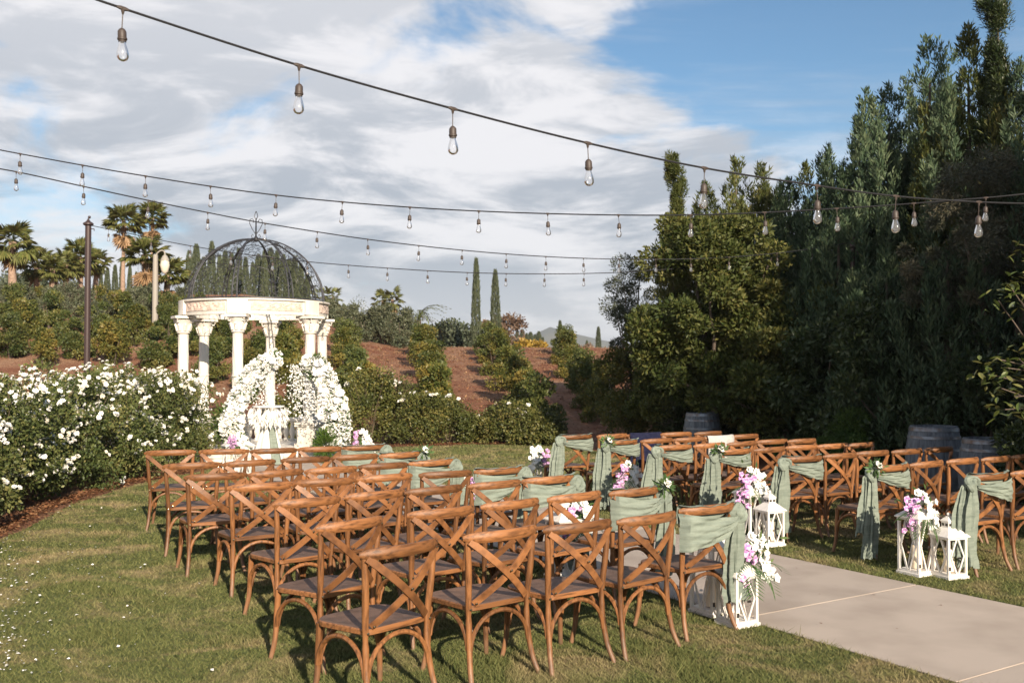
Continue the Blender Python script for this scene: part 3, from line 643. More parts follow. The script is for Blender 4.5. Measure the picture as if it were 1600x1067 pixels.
for a in ((20, 378, 48, 1.55, .34, 'thick fan palm nearest the left edge of the picture', 'fan palms on the slope', 4, 36),
          (58, 412, 52, 1.3, .28, 'second fan palm from the left edge, half hidden by bushes', 'fan palms on the slope', 3, 36),
          (82, 420, 50, 1.05, .22, 'small fan palm third from the left edge', 'fan palms on the slope', 3, 36),
          (103, 412, 52, 1.15, .25, 'fan palm fourth from the left with a pale trunk', 'fan palms on the slope', 3, 36),
          (126, 402, 54, 1.35, .27, 'fan palm close to the left of the brown pole', 'fan palms on the slope', 4, 36),
          (150, 408, 56, 1.15, .25, 'fan palm close to the right of the brown pole', 'fan palms on the slope', 3, 36),
          (193, 345, 58, 1.45, .20, 'tall fan palm with a long brown skirt of dead fronds, left of its twin', 'fan palms on the slope', 22, 36),
          (238, 340, 60, 1.35, .20, 'tall fan palm with dead fronds, right of its twin', 'fan palms on the slope', 18, 36),
          (227, 398, 46, 1.35, .24, 'bushy fan palm with orange dead fronds by the lamp post', 'fan palms on the slope', 18, 36),
          (262, 428, 47, 1.35, .26, 'fan palm right of the lamp post, low and dense', 'fan palms on the slope', 12, 36),
          (505, 462, 110, 1.7, .25, 'far fan palm just left of its neighbour beside the gazebo ring', 'far fan palms', 4, 16),
          (520, 464, 112, 1.7, .25, 'far fan palm just right of the gazebo ring', 'far fan palms', 4, 16),
          (472, 452, 100, 1.9, .28, 'far fan palm seen through the right of the iron dome', 'far fan palms', 4, 18),
          (598, 470, 95, 1.55, .24, 'left one of two far fan palms beyond the hillside', 'far fan palms', 5, 18),
          (613, 468, 92, 1.7, .26, 'right one of two far fan palms beyond the hillside', 'far fan palms', 9, 18)):
    palm(*a)
def cypress_mesh(h, r, n, seed):
    global RNG
    old = RNG; RNG = np.random.default_rng(seed); t = RNG.random(n)**.9; a = RNG.random(n)*6.283
    prof = r*(np.minimum(1, (t+.06)/.22)**.6)*(1-t)**.42*(1+.12*np.sin(a*3+t*9)); q = prof*(.75+.3*RNG.random(n))
    p = np.stack([np.cos(a)*q, np.sin(a)*q, t*h*.97], 1); d = unit(np.stack([np.cos(a)*.25, np.sin(a)*.25, np.ones(n)], 1)+RNG.normal(size=(n, 3))*.15)
    me = leaf_mesh('crown', p, d, h*.045*(.6+.8*RNG.random(n)), h*.011, M['cypress'], .45+.22*np.sin(a*5+np.floor(t*14))+RNG.normal(size=n)*.12); RNG = old; return me
CYP = [cypress_mesh(1, .075+.012*i, 3600, 40+i) for i in range(3)]
CTR = MB().tube([(0, 0, -.03), (0, 0, .5)], [.012, .006], 6).mesh('trunk', M['bark'])
def cyp(px, py, Y, label, group, wide=1.0, i=None, name='cypress_tree'):
    b, h = tip(px, py, Y); b.z -= .2; root = empty(name, b, random.random()*6, label, 'tree', group); k = random.randrange(3) if i is None else i
    put('trunk', CTR, root, sc=h); put('crown', CYP[k], root, sc=(h*wide, h*wide, h+.2)); return root
cp = [(158, 425), (168, 420), (180, 414), (191, 405), (203, 415), (213, 425), (222, 430), (296, 392), (307, 382), (318, 402), (331, 378), (343, 398), (352, 392), (362, 396), (373, 388), (384, 402), (395, 410), (404, 398), (413, 392), (423, 388),
      (433, 392), (443, 398), (452, 405), (461, 400), (470, 412), (480, 425)]
for i, (px, py) in enumerate(sorted(cp)):
    cyp(px, py, 74+6*random.random(), f'{ORD[i]} from the left in the row of tall cypresses behind the gazebo', 'row of cypresses behind the gazebo', wide=random.uniform(.85, 1.1))
cyp(744, 404, 62, 'taller left one of the two lone slender cypresses on the crest', 'two lone slender cypresses', wide=.62)
cyp(774, 422, 62, 'shorter right one of the two lone slender cypresses on the crest', 'two lone slender cypresses', wide=.72)
FAR = [(875, 501), (896, 522), (935, 511), (917, 532), (800, 524), (808, 518), (816, 515), (823, 521), (829, 519), (836, 523), (842, 518), (848, 527), (556, 478), (537, 476), (528, 480)]
for i, (px, py) in enumerate(sorted(FAR)):
    cyp(px, py, 130+20*(i % 3), f'small far dark cypress, {ORD[i]} from the left along the skyline beyond the crest', 'small far cypresses on the skyline', wide=1.25 if 790 < px < 860 else .95)
def fartree(px, pyt, Y, rx, m, label, pyb=560, n=26, leaf=(.28, .16), per=170, name='far_tree', sparse=.35, trunk=True):
    b, h = tip(px, pyt, Y); broad((b.x, b.y, b.z-.3), mass(n, rx, rx*.7, h*.22, h*.92, rx*.34), per, m, leaf, label, name=name, barkr=.1, shell=sparse, trunk=trunk, group='far trees beyond the crest')
fartree(545, 462, 84, 2.0, M['graytree'], 'thin bare-looking grey tree right of the gazebo ring', n=20, per=110, leaf=(.22, .06))
fartree(580, 488, 70, 2.6, M['graytree'], 'olive-grey rounded tree below the two far palms', n=34)
fartree(628, 492, 78, 1.8, M['graytree'], 'pale green tree right of the two far palms')
fartree(712, 502, 70, 1.9, M['farwood'], 'dusky green tree left of the slender cypresses', n=30)
fartree(690, 508, 75, 1.5, M['farwood'], 'smaller dusky green tree beside the feathery palm', n=22)
fartree(790, 488, 88, 1.9, M['redtree'], 'reddish-brown leafed tree right of the slender cypresses', n=26, per=130)
fartree(765, 492, 90, 1.3, M['redtree'], 'reddish-brown tree between the slender cypresses', n=16, per=120)
fartree(833, 530, 60, 1.3, M['yellowbush'], 'rounded yellow autumn bush on the crest', n=18, leaf=(.2, .12))
fartree(912, 533, 120, 1.2, M['redtree'], 'small round brown tree on the skyline at the right', n=10, per=90)
fartree(15, 440, 66, 3.4, M['farwood'], 'dark rounded tree behind the palms at the left edge', n=34, leaf=(.3, .18))
fartree(75, 470, 62, 3.2, M['graytree'], 'hazy olive tree between the left palms', n=34, leaf=(.3, .18))
fartree(135, 478, 64, 2.2, M['graytree'], 'low olive tree behind the brown pole', n=26, leaf=(.3, .18))
fartree(190, 482, 60, 2.2, M['graytree'], 'low olive tree between the brown pole and the lamp post', n=24, leaf=(.3, .18))
def feather_palm():
    b, h = tip(655, 500, 60); root = empty('feather_palm', b, 0, 'feathery drooping palm left of the slender cypresses', 'palm tree'); MB().tube([(0, 0, -.2), (0, 0, h)], [.16, .12], 8).build('trunk', M['palmbark'], root)
    V, F, tn, nv = [], [], [], 0
    for s in range(26):
        a = s*.2417*10; st = bez((0, 0, 0), (.6, 0, .55), (1.3, 0, .35), (1.75, 0, -.55), 10); p = [np.array(q) for q in st]
        for q0, q1 in zip(p[:-1], p[1:]):
            V += [q0+[0, .03, 0], q1+[0, .03, 0], q1-[0, .03, 0], q0-[0, .03, 0]]; F += [(nv, nv+1, nv+2), (nv, nv+2, nv+3)]; tn += [.3]*4; nv += 4
        for i in range(1, 11):
            for sg in (-1, 1):
                d = np.array([.35, sg*.8, -.35]); l = .42*(1-.5*i/10)
                V += [p[i], p[i]+d*l*.5+[.03, 0, 0], p[i]+d*l, p[i]+d*l*.5-[.03, 0, 0]]; F += [(nv, nv+1, nv+2), (nv, nv+2, nv+3)]; tn += [.3+.5*random.random()]*4; nv += 4
        break
    me = raw_mesh('frond', np.array(V), np.array(F), M['palm'], np.array(tn))
    for s in range(24): put('frond', me, root, (0, 0, h), (0, R(random.uniform(-38, 35)), s*2.39996), random.uniform(.8, 1.1))
feather_palm()

# ------------------------------------------------------------------ bushes on the hillside
def bush_mesh(seed, m, n, leaf=(.12, .075), k=12):
    global RNG
    old, st = RNG, random.getstate(); RNG = np.random.default_rng(seed); random.seed(seed)
    cl = [((c[0], c[1], c[2]), (c[3], c[3], c[3]*.8)) for c in mass(k, .62, .62, .12, 1.30, .25, prof=lambda t: (1-.5*t))]
    p, d, ix = clump_points(cl, n//k, .4); q = len(p); ct = RNG.normal(size=k)*.2+.45
    kp = p[:, 2] > 0; me = leaf_mesh('foliage', p[kp], unit(d*.6+RNG.normal(size=(q, 3))*.5+[0, 0, .1])[kp], (leaf[0]*(.6+.8*RNG.random(q)))[kp], leaf[1], m, (ct[ix]+RNG.normal(size=q)*.2)[kp])
    sb = MB()
    for i in range(5):
        a = random.random()*6.28; sb.tube([(0.03*math.cos(a), .03*math.sin(a), -.15), (.15*math.cos(a), .15*math.sin(a), .35), (.3*math.cos(a), .3*math.sin(a), .8)], [.025, .018, .008], 6)
    stem = sb.mesh('stem', M['bark']); RNG = old; random.setstate(st); return me, stem
VB = [bush_mesh(60+i, M['vine_leaf'] if i < 3 else M['vine_green'], 5600, leaf=(.085, .055), k=20) for i in range(6)]
def hbush(p, s, label, group, v=None, sz=None):
    me, st = VB[random.randrange(6) if v is None else v]; root = empty('hillside_bush', p, random.random()*6.28, label, 'bush', group)
    k = sz or s*random.uniform(.95, 1.15)
    put('stem', st, root, sc=(s, s, k)); put('foliage', me, root, sc=(s, s, k))
ROWS = {'first hillside row right of the gazebo': [(560, 655), (553, 625), (548, 600), (545, 575), (540, 556)],
        'second hillside row right of the gazebo': [(688, 668), (682, 640), (676, 615), (670, 592), (663, 572), (660, 556)],
        'third hillside row right of the gazebo': [(838, 688), (826, 660), (812, 634), (798, 610), (785, 588), (772, 570), (763, 556)],
        'fourth hillside row, the rightmost one': [(945, 660), (925, 640), (908, 614), (893, 590), (884, 570), (880, 555)]}
for nm, pts in ROWS.items():
    for i, (px, py) in enumerate(pts):
        p = T(px, py); hbush(p, (.86 if 'rightmost' in nm else 1.0)*random.uniform(.82, 1.05), f'{nm}, bush number {ORD[i]} counted up from the lawn'.replace('bush number ', 'the ').replace(' counted', ' bush counted'), 'bushes planted in rows up the hillside')
LB = [(18, 560), (70, 575), (120, 560), (176, 570), (240, 575), (285, 560), (330, 600), (390, 610), (440, 600), (40, 532), (95, 538), (150, 530), (210, 540), (262, 532), (22, 512), (78, 512), (190, 515), (250, 508), (300, 520), (350, 560), (440, 560), (470, 655), (455, 575), (395, 560), (340, 535), (300, 545)]
GRV = [bush_mesh(80+i, M['graytree'] if i else M['vine_leaf'], 4200, leaf=(.09, .045), k=18) for i in range(3)]; VB += GRV
GB = [(6, 478), (34, 490), (62, 484), (84, 494), (108, 486), (131, 497), (158, 489), (172, 500), (196, 492), (214, 503), (232, 494), (262, 498), (280, 488), (145, 512), (55, 508), (12, 500), (520, 512), (545, 520), (600, 528), (628, 532), (575, 522)]
for i, (px, py) in enumerate(sorted(GB)):
    p = T(px, py, 24); hbush(p, random.uniform(.7, 1.05) if px < 300 else random.uniform(1.0, 1.4), f'{ORD[i]} from the left of the loose grey-green shrubs high on the slope', 'loose shrubs high on the slope', v=random.choice((6, 7, 8, 7)))
NEARL = ['at the left edge', 'near the left edge', 'left of the brown pole', 'right of the brown pole', 'below the lamp post', 'left of the gazebo', 'behind the gazebo columns']
for i, (px, py) in enumerate(sorted(LB)):
    p = T(px, py); hbush(p, random.uniform(.85, 1.15), f'{ORD[i]} from the left among vine-like bushes on the gazebo slope', 'vine-like bushes on the left slope', v=random.choice((0, 1, 3, 4, 5)))

# ------------------------------------------------------------------ roses
def bloom_mesh(seed, m):
    rg = random.Random(seed); b = MB()
    for ring, (n, l, el, w) in enumerate(((6, .036, .25, .032), (5, .028, .85, .026), (4, .018, 1.25, .018))):
        for i in range(n):
            a = 2*math.pi*i/n + ring*.5 + rg.uniform(-.15, .15); e = el+rg.uniform(-.15, .15); d = Vector((math.cos(a)*math.cos(e), math.sin(a)*math.cos(e), math.sin(e))); s = Vector((-math.sin(a), math.cos(a), 0)); up = s.cross(d)*-1
            o = d*.003
            b.add([o, o+d*l*.6+s*w*.55-up*.004, o+d*l*1.02+up*.004, o+d*l*.6-s*w*.55-up*.004], [(0, 1, 2), (0, 2, 3)])
    b.ball((0, 0, .012), .009, 5, 3); return b.mesh('bloom', m, True)
BLOOM = [bloom_mesh(i, M['white_petal'] if i < 3 else M['cream_petal']) for i in range(4)]
def rose_bush(x, y, h, r, blooms, label, leaves=9600, top=.62, group='white rose bushes along the bed', ry=None, z=None, bs=.98, lf=(.052, .034), lm='rose_leaf'):
    z = float(hz(x, y)) if z is None else z; root = empty('rose_bush', (x, y, z), 0, label, 'rose bush', group)
    cl = [(np.array(c[:3]), np.array([c[3], c[3], c[3]*.9])) for c in mass(34, r, ry or r, .14, h-.14, .25, prof=lambda t: 1.06-.34*t)]
    p, d, ix = clump_points(cl, leaves//34, .35); n = len(p); ct = RNG.normal(size=len(cl))*.18+.40; kp = p[:, 2] > .03
    put('foliage', leaf_mesh('foliage', p[kp], unit(d*.6+RNG.normal(size=(n, 3))*.55+[0, 0, .1])[kp], (lf[0]*(.6+.8*RNG.random(n)))[kp], lf[1], M[lm], (ct[ix]+RNG.normal(size=n)*.2)[kp]), root)
    sb = MB()
    for i in range(9):
        a = random.random()*6.28; q = r*(.3+.7*random.random()); sb.tube(spline([(0, 0, -.05), (q*.4*math.cos(a), q*.4*math.sin(a), h*.4), (q*math.cos(a), q*math.sin(a), h*(.7+.3*random.random()))], 4), [.011-.0008*i_ for i_ in range(9)], 5)
    tag(sb.build('canes', M['cane'], root), kind='stuff')
    k = 0; tries = 0
    while k < blooms and tries < 9000:
        tries += 1; c, rr = cl[random.randrange(len(cl))]; dd = Vector((random.gauss(0, 1), random.gauss(0, 1), random.gauss(.35, 1))).normalized()
        q = Vector(c) + Vector((dd.x*rr[0], dd.y*rr[1], dd.z*rr[2]))*1.06
        if q.z < .12 or random.random() > (.10 + .9*max(0, min(1, (q.z/h-top+.45)/.6)))**1.35: continue
        if any(((q.x-c2[0])/r2[0])**2+((q.y-c2[1])/r2[1])**2+((q.z-c2[2])/r2[2])**2 < .75 for c2, r2 in cl): continue
        for j in range(random.choice((1, 2, 3, 4, 5))):
            if k >= blooms: break
            e = (dd + Vector((random.gauss(0, .3), random.gauss(0, .3)-.25, .35+random.gauss(0, .3)))).to_track_quat('Z', 'Y').to_euler()
            put('bloom', BLOOM[random.randrange(4)], root, q+Vector((random.gauss(0, .055), random.gauss(0, .055), random.gauss(0, .035)))*min(1, j+.3), e, bs*random.uniform(.75, 1.15)); k += 1
HEDGE = []
_f = [(-5.85, 8.9), (-6.05, 9.9), (-6.2, 11.0), (-6.4, 12.1), (-6.5, 13.2), (-6.45, 14.3), (-6.4, 15.4), (-6.3, 16.5), (-6.2, 17.6), (-6.25, 18.6)]
_w = ['cut by the left edge', 'thick with blooms on top', 'with a sunlit rounded front', 'dark low down with bright top', 'in front of the brown pole', 'just right of the brown pole', 'midway from pole to gazebo', 'nearing the gazebo', 'before the left gazebo columns', 'touching the left gazebo columns']
for i, ((x, y), w_) in enumerate(zip(_f, _w)): HEDGE.append((x+random.uniform(-.06, .06), y, 1.72+random.uniform(-.07, .08), .74, 270 if i else 170, f'{ORD[i]} nearest front bush of the left white rose bed, {w_}'))
for i, (x, y) in enumerate(((-7.5, 10.4), (-7.8, 12.2), (-7.9, 14.1), (-7.8, 16), (-7.6, 17.9))): HEDGE.append((x, y, 1.84+random.uniform(-.06, .06), .9, 170, f'{ORD[i]} nearest back bush of the left white rose bed, over the front ones'))
for x, y, h, r, n, lb in HEDGE: rose_bush(x, y, h, r, n, lb)
rose_bush(-5.55, 9.2, .55, .42, 12, 'small low rose bush at the near end of the left rose bed', leaves=2600, top=.2)
for px, Y, h, r, n, lb in ((578, 23.0, 1.75, .62, 26, 'tall rose bush right behind the flower-dressed right column'), (618, 23.6, 1.55, .6, 14, 'rose bush at the foot of the second hillside row, left of centre'), (655, 22.9, 1.25, .6, 14, 'rose bush at the foot of the second hillside row'), (700, 23.2, 1.05, .58, 9, 'low rose bush right of the one below the second hillside row'),
                           (748, 23.6, .62, .45, 3, 'sparse smallest rose bush in the dip of the far lawn edge'), (790, 23.2, 1.0, .55, 8, 'low rose bush at the foot of the third hillside row'), (822, 23.0, .92, .5, 6, 'low rose bush second from the right end of the far lawn edge'), (852, 22.8, .72, .42, 6, 'last low rose bush at the right end of the far lawn edge')):
    p = P(px, 650, Y); rose_bush(p.x, p.y, h, r, n, lb, leaves=5600, top=.55, group='rose bushes along the far lawn edge', ry=.45, bs=1.45, lf=(.062, .040), lm='rose_leaf_far')
p = P(470, 650, 23.2); rose_bush(p.x, p.y, 1.25, .45, 0, 'dark bush seen between the gazebo columns above the balustrade', leaves=4200, group='rose bushes along the far lawn edge')

# ------------------------------------------------------------------ gazebo
GX, GY, GR = -5.25, 20.35, 1.435
RING_Z0, RING_Z1 = 2.80, 3.10
def gazebo():
    root = empty('gazebo', (GX, GY, 0), 0, 'white stone gazebo with six twisted columns and a black iron dome', 'gazebo')
    A0 = R(31.5); ang = [A0+R(60)*k for k in range(6)]
    MB().lathe([(1.95, -.05), (1.95, .09), (1.90, .10), (1.78, .10), (1.78, .19), (1.74, .20)], 48).build('floor', M['stone'], root)
    # column: pedestal, twisted shaft, capital
    ped = MB().box((0, 0, .245), (.42, .42, .09)).box((0, 0, .455), (.34, .34, .33)).box((0, 0, .64), (.39, .39, .04)).box((0, 0, .68), (.43, .43, .04)).mesh('pedestal', M['stone'], False)
    base = [(.175, .70), (.175, .735), (.155, .75), (.16, .775), (.13, .80), (.112, .83)]
    sh = MB().lathe(base, 20)
    zs = [.83+(2.44-.83)*i/40 for i in range(41)]
    sh.lathe([(.104-.008*i/40, z) for i, z in enumerate(zs)], 32, mod=lambda a, z: 1+.055*math.cos(8*a+z*14) if .85 < z < 2.43 else 1.0)
    sh.lathe([(.108, 1.60), (.117, 1.615), (.108, 1.63)], 20)
    shaft = sh.mesh('shaft', M['stone'])
    cb = MB().lathe([(.105, 2.44), (.125, 2.455), (.125, 2.475), (.112, 2.485), (.112, 2.56), (.135, 2.64), (.175, 2.70), (.185, 2.715)], 20)
    for k in range(8):
        a = k*math.pi/4; c = (math.cos(a), math.sin(a))
        cb.tube([(c[0]*.11, c[1]*.11, 2.50), (c[0]*.135, c[1]*.135, 2.58), (c[0]*.165, c[1]*.165, 2.63), (c[0]*.175, c[1]*.175, 2.60)], [.035, .033, .022, .012], 6)
        if k % 2:
            s = [(c[0]*(.185+.035*math.cos(t)), c[1]*(.185+.035*math.cos(t)), 2.70+.035*math.sin(t)) for t in [j*.7 for j in range(9)]]; cb.tube(s, .016, 5)
    cb.box((0, 0, 2.765), (.40, .40, .05)); cap = cb.mesh('capital', M['stone'])
    for a in ang:
        x, y = GR*math.cos(a), GR*math.sin(a)
        for nm, me in (('pedestal', ped), ('shaft', shaft), ('capital', cap)): put(nm, me, root, (x, y, 0), (0, 0, a))
    # entablature ring with carved frieze panels and blocks over the columns
    n = 72; ro, ri = GR+.035, GR-.17
    ring = MB(); prof = [(ri, RING_Z0), (ro-.03, RING_Z0), (ro-.03, RING_Z0+.03), (ro-.02, RING_Z0+.05), (ro-.02, RING_Z1-.05), (ro+.03, RING_Z1-.03), (ro+.03, RING_Z1), (ri, RING_Z1), (ri, RING_Z0)]
    ring.lathe(prof, n, caps=False); rg = ring.build('ring', M['stone'], root)
    for k, a in enumerate(ang):
        mb = MB(); cs = [a+R(s) for s in (-7.5, -3.7, 0, 3.7, 7.5)]
        vs = []
        for c in cs:
            for r_, z in ((ro-.025, RING_Z0+.01), (ro+.035, RING_Z0+.01), (ro+.035, RING_Z1-.01), (ro-.025, RING_Z1-.01)): vs.append((r_*math.cos(c), r_*math.sin(c), z))
        mb.add(vs, [(i*4+j, i*4+(j+1) % 4, i*4+4+(j+1) % 4, i*4+4+j) for i in range(4) for j in range(4)] + [(3, 2, 1, 0), (16, 17, 18, 19)]); mb.build('frieze_block', M['stone'], rg, False)
        m2 = MB(); nn, mm = 44, 8; vs = []; fs = []
        rs = random.Random(k)
        for i in range(nn+1):
            c = a+R(9.5)+R(41)*i/nn
            for j in range(mm+1):
                e = 1 if (0 < i < nn and 0 < j < mm) else 0
                rel = .012+e*(.014*math.sin(i*1.1+math.sin(j*1.3+k)*2)*math.cos(j*1.7+i*.3)+.006*rs.uniform(-1, 1)) ; q = ro-.02+rel
                vs.append((q*math.cos(c), q*math.sin(c), RING_Z0+.07+(RING_Z1-RING_Z0-.14)*j/mm))
        fs = [(i*(mm+1)+j, (i+1)*(mm+1)+j, (i+1)*(mm+1)+j+1, i*(mm+1)+j+1) for i in range(nn) for j in range(mm)]
        m2.add(vs, fs).build('carved_panel', M['carving'], rg)
    # balustrade on every side but the entrance, which faces the path
    ent = math.atan2(TV.y*-1, TV.x*-1)
    bal = MB().lathe([(.055, .20), (.055, .24), (.035, .26), (.06, .34), (.066, .40), (.04, .50), (.028, .56), (.045, .60), (.05, .62)], 12).mesh('baluster', M['stone'])
    for k in range(6):
        a, b = ang[k], ang[(k+1) % 6]; mid = math.atan2(math.sin(a)+math.sin(b), math.cos(a)+math.cos(b))
        if abs((mid-ent+math.pi) % (2*math.pi)-math.pi) < R(31): continue
        p0, p1 = Vector((GR*math.cos(a), GR*math.sin(a), 0)), Vector((GR*math.cos(b), GR*math.sin(b), 0)); u = (p1-p0).normalized(); p0 += u*.2; p1 -= u*.2; c = (p0+p1)/2
        br = MB().box((c.x, c.y, .66), ((p1-p0).length, .17, .07), math.atan2(u.y, u.x)).build('handrail', M['stone'], root, False)
        for i in range(6):
            q = p0.lerp(p1, (i+.5)/6); put('baluster', bal, root, (q.x, q.y, 0))
    # iron dome
    rd = GR-.07; hd = 1.30; zb = RING_Z1
    def dome(a, v, off=0.0):              # v 0 at the ring .. 1 at the top
        e = v*math.pi/2; r = (rd+off)*math.cos(e)+.03; return Vector((r*math.cos(a), r*math.sin(a), zb+(hd+off)*math.sin(e)))
    dm = empty('iron_dome', (0, 0, 0)); dm.parent = root
    for k in range(8):
        a = R(-92)+R(45)*k
        rb = MB()
        for s in (-1, 1): rb.tube([dome(a+s*.035*(1-.75*(i/16)), i/16) for i in range(17)], .015, 6)
        for i in range(1, 15): rb.tube([dome(a-.035*(1-.75*i/16), i/16), dome(a+.035*(1-.75*i/16), (i+.6)/16)], .008, 4)
        rb.build('rib', M['iron'], dm)
        sc = MB()
        def scroll(ac, vc, w, h, flip, turns=1.35):
            pts = []
            for j in range(18):
                t = j/17; th = flip*(turns*2*math.pi*t); q = (1-.78*t); pts.append(dome(a+ac+w*q*math.cos(th), vc+h*q*math.sin(th)))
            sc.tube(pts, .0055, 4)
        for v0, hv in ((.10, .075), (.29, .075), (.48, .065), (.65, .05)):
            w = .13*(1-v0*.15)
            for s in (-1, 1):
                scroll(R(22.5)+s*.155, v0, w*.95, hv, s); scroll(R(22.5)+s*.19, v0+hv*1.25, w*.7, hv*.55, -s)
        for v0 in (.40, .74): sc.tube([dome(a+R(45)*i/12, v0+.06*math.sin(math.pi*i/12)) for i in range(13)], .008, 5)
        sc.tube([dome(a+R(45)*i/10, .012) for i in range(11)], .016, 5)
        tag(sc.build('scrollwork', M['iron'], dm), kind='stuff')
    f = MB(); zt = zb+hd
    f.tube([(0, 0, zt-.03), (0, 0, zt+.42)], [.02, .012], 6); f.ball((0, 0, zt), .06, 10, 5)
    rt = Vector((1, 0, 0))
    for k in range(4):
        u = Vector((math.cos(k*math.pi/2+.3), math.sin(k*math.pi/2+.3), 0))
        f.tube([tuple(u*q+Vector((0, 0, zt+z))) for q, z in ((0, .10), (.07, .20), (.125, .32), (.12, .40), (.075, .42), (.045, .38), (.06, .34))], .008, 5)
        f.tube([tuple(u*q+Vector((0, 0, zt+z))) for q, z in ((0, .03), (.06, .02), (.09, .06), (.07, .10), (.045, .08))], .008, 5)
    for s in (-1, 1): f.tube([(0, 0, zt+.40), (s*.035, 0, zt+.47), (s*.02, 0, zt+.53), (0, 0, zt+.58)], .008, 5)
    f.build('finial', M['iron'], dm)
gazebo()

# flowers that dress the two front columns
def flat_flower(m, n=5, r=.05):
    b = MB()
    for i in range(n):
        a = 2*math.pi*i/n; d = Vector((math.cos(a), math.sin(a), .22)); s = Vector((-math.sin(a), math.cos(a), 0)); b.add([(0, 0, 0), d*r*.6+s*r*.5, d*r, d*r*.6-s*r*.5], [(0, 1, 2), (0, 2, 3)])
    return b.mesh('orchid', m, True)
ORCH_W = flat_flower(M['white_petal']); ORCH_P = flat_flower(M['purple_petal'])
def flower_run(name, pts, radii, label, nb, ns, trail=None):
    """garland along a run of places: single blooms are parts, the small filler flowers one stuff part"""
    root = empty(name, Vector((pts[0].x, pts[0].y, 0)), 0, label, 'flower garland', 'flower garlands on the gazebo columns'); o = root.location
    cv = spline([p-o for p in pts], 8); rr = np.interp(np.linspace(0, 1, len(cv)), np.linspace(0, 1, len(radii)), radii)
    def samp(k):
        i = RNG.integers(0, len(cv), k); d = rdirs(k); return np.array([cv[j] for j in i]) + d*(rr[i]*(.55+.5*RNG.random(k)))[:, None], d
    p, d = samp(5200); put('greenery', leaf_mesh('greenery', p-d*.05, unit(d+RNG.normal(size=p.shape)*.6), .07, .03, M['stem_green'], RNG.random(len(p))), root)
    p, d = samp(ns)
    Vs, Fs, b = [], [], 0; tri = np.array([tuple(f) for f in [(0, 1, 2), (0, 2, 3)]])
    V, F = leaf_arrays(np.repeat(p, 4, 0), unit(np.repeat(d, 4, 0)*.45+rdirs(len(p)*4)), .042, .038)
    tag(put('filler_flowers', raw_mesh('filler_flowers', V, F, M['white_petal']), root), kind='stuff')
    p, d = samp(nb)
    for q, e in zip(p, d):
        ev = Vector(e)+Vector((0, -.6, .25)); put('bloom', BLOOM[random.randrange(4)] if random.random() < .6 else ORCH_W, root, Vector(q)*1.0, ev.to_track_quat('Z', 'Y').to_euler(), random.uniform(1.3, 2.0))
    if trail:
        ps = []
        for t0, n in trail:
            for _ in range(n):
                z0 = random.random(); ps.append(t0-o+Vector((random.gauss(0, .13), random.gauss(0, .06), -z0*random.uniform(.5, 1.2))))
        p = np.array(ps); V, F = leaf_arrays(np.repeat(p, 2, 0), unit(rdirs(len(p)*2)+[0, 0, -.5]), .035, .028)
        tag(put('trailing_flowers', raw_mesh('trailing_flowers', V, F, M['white_petal']), root), kind='stuff')
    return root
YF = 18.85
flower_run('flower_garland', [P(428, 560, YF), P(400, 580, YF), P(378, 615, YF-.1), P(362, 655, YF-.15), P(372, 695, YF-.1)], [.17, .20, .19, .20, .23], 'white flower garland curving down the left front column of the gazebo', 300, 2600, [(P(412, 575, YF), 420)])
flower_run('flower_garland', [P(480, 565, YF), P(498, 575, YF), P(516, 610, YF-.1), P(528, 655, YF-.15), P(524, 690, YF-.1)], [.13, .19, .21, .25, .27], 'white flower garland spreading down the right front column of the gazebo', 300, 2800, [(P(470, 570, YF), 420), (P(492, 585, YF), 420)])
def green_tuft(px, py, Y, r, label, n=1500):
    p0 = P(px, py, Y); root = empty('fern_tuft', (p0.x, p0.y, 0), 0, label, 'plant'); p, d, _ = clump_points([((0, 0, p0.z), (r*.7, r*.5, r))], n, .2)
    put('foliage', leaf_mesh('foliage', p, unit(d+[0, 0, .3]), .09, .016, M['shrub'], RNG.random(len(p))), root)
green_tuft(388, 605, 18.9, .28, 'bright green fern hanging inside the left flower garland'); green_tuft(352, 660, 18.8, .36, 'bright green fern left of the left flower garland'); green_tuft(494, 575, 18.85, .25, 'bright green fern at the top of the right flower garland')
green_tuft(508, 695, 18.5, .30, 'leafy greenery at the foot of the right flower garland')
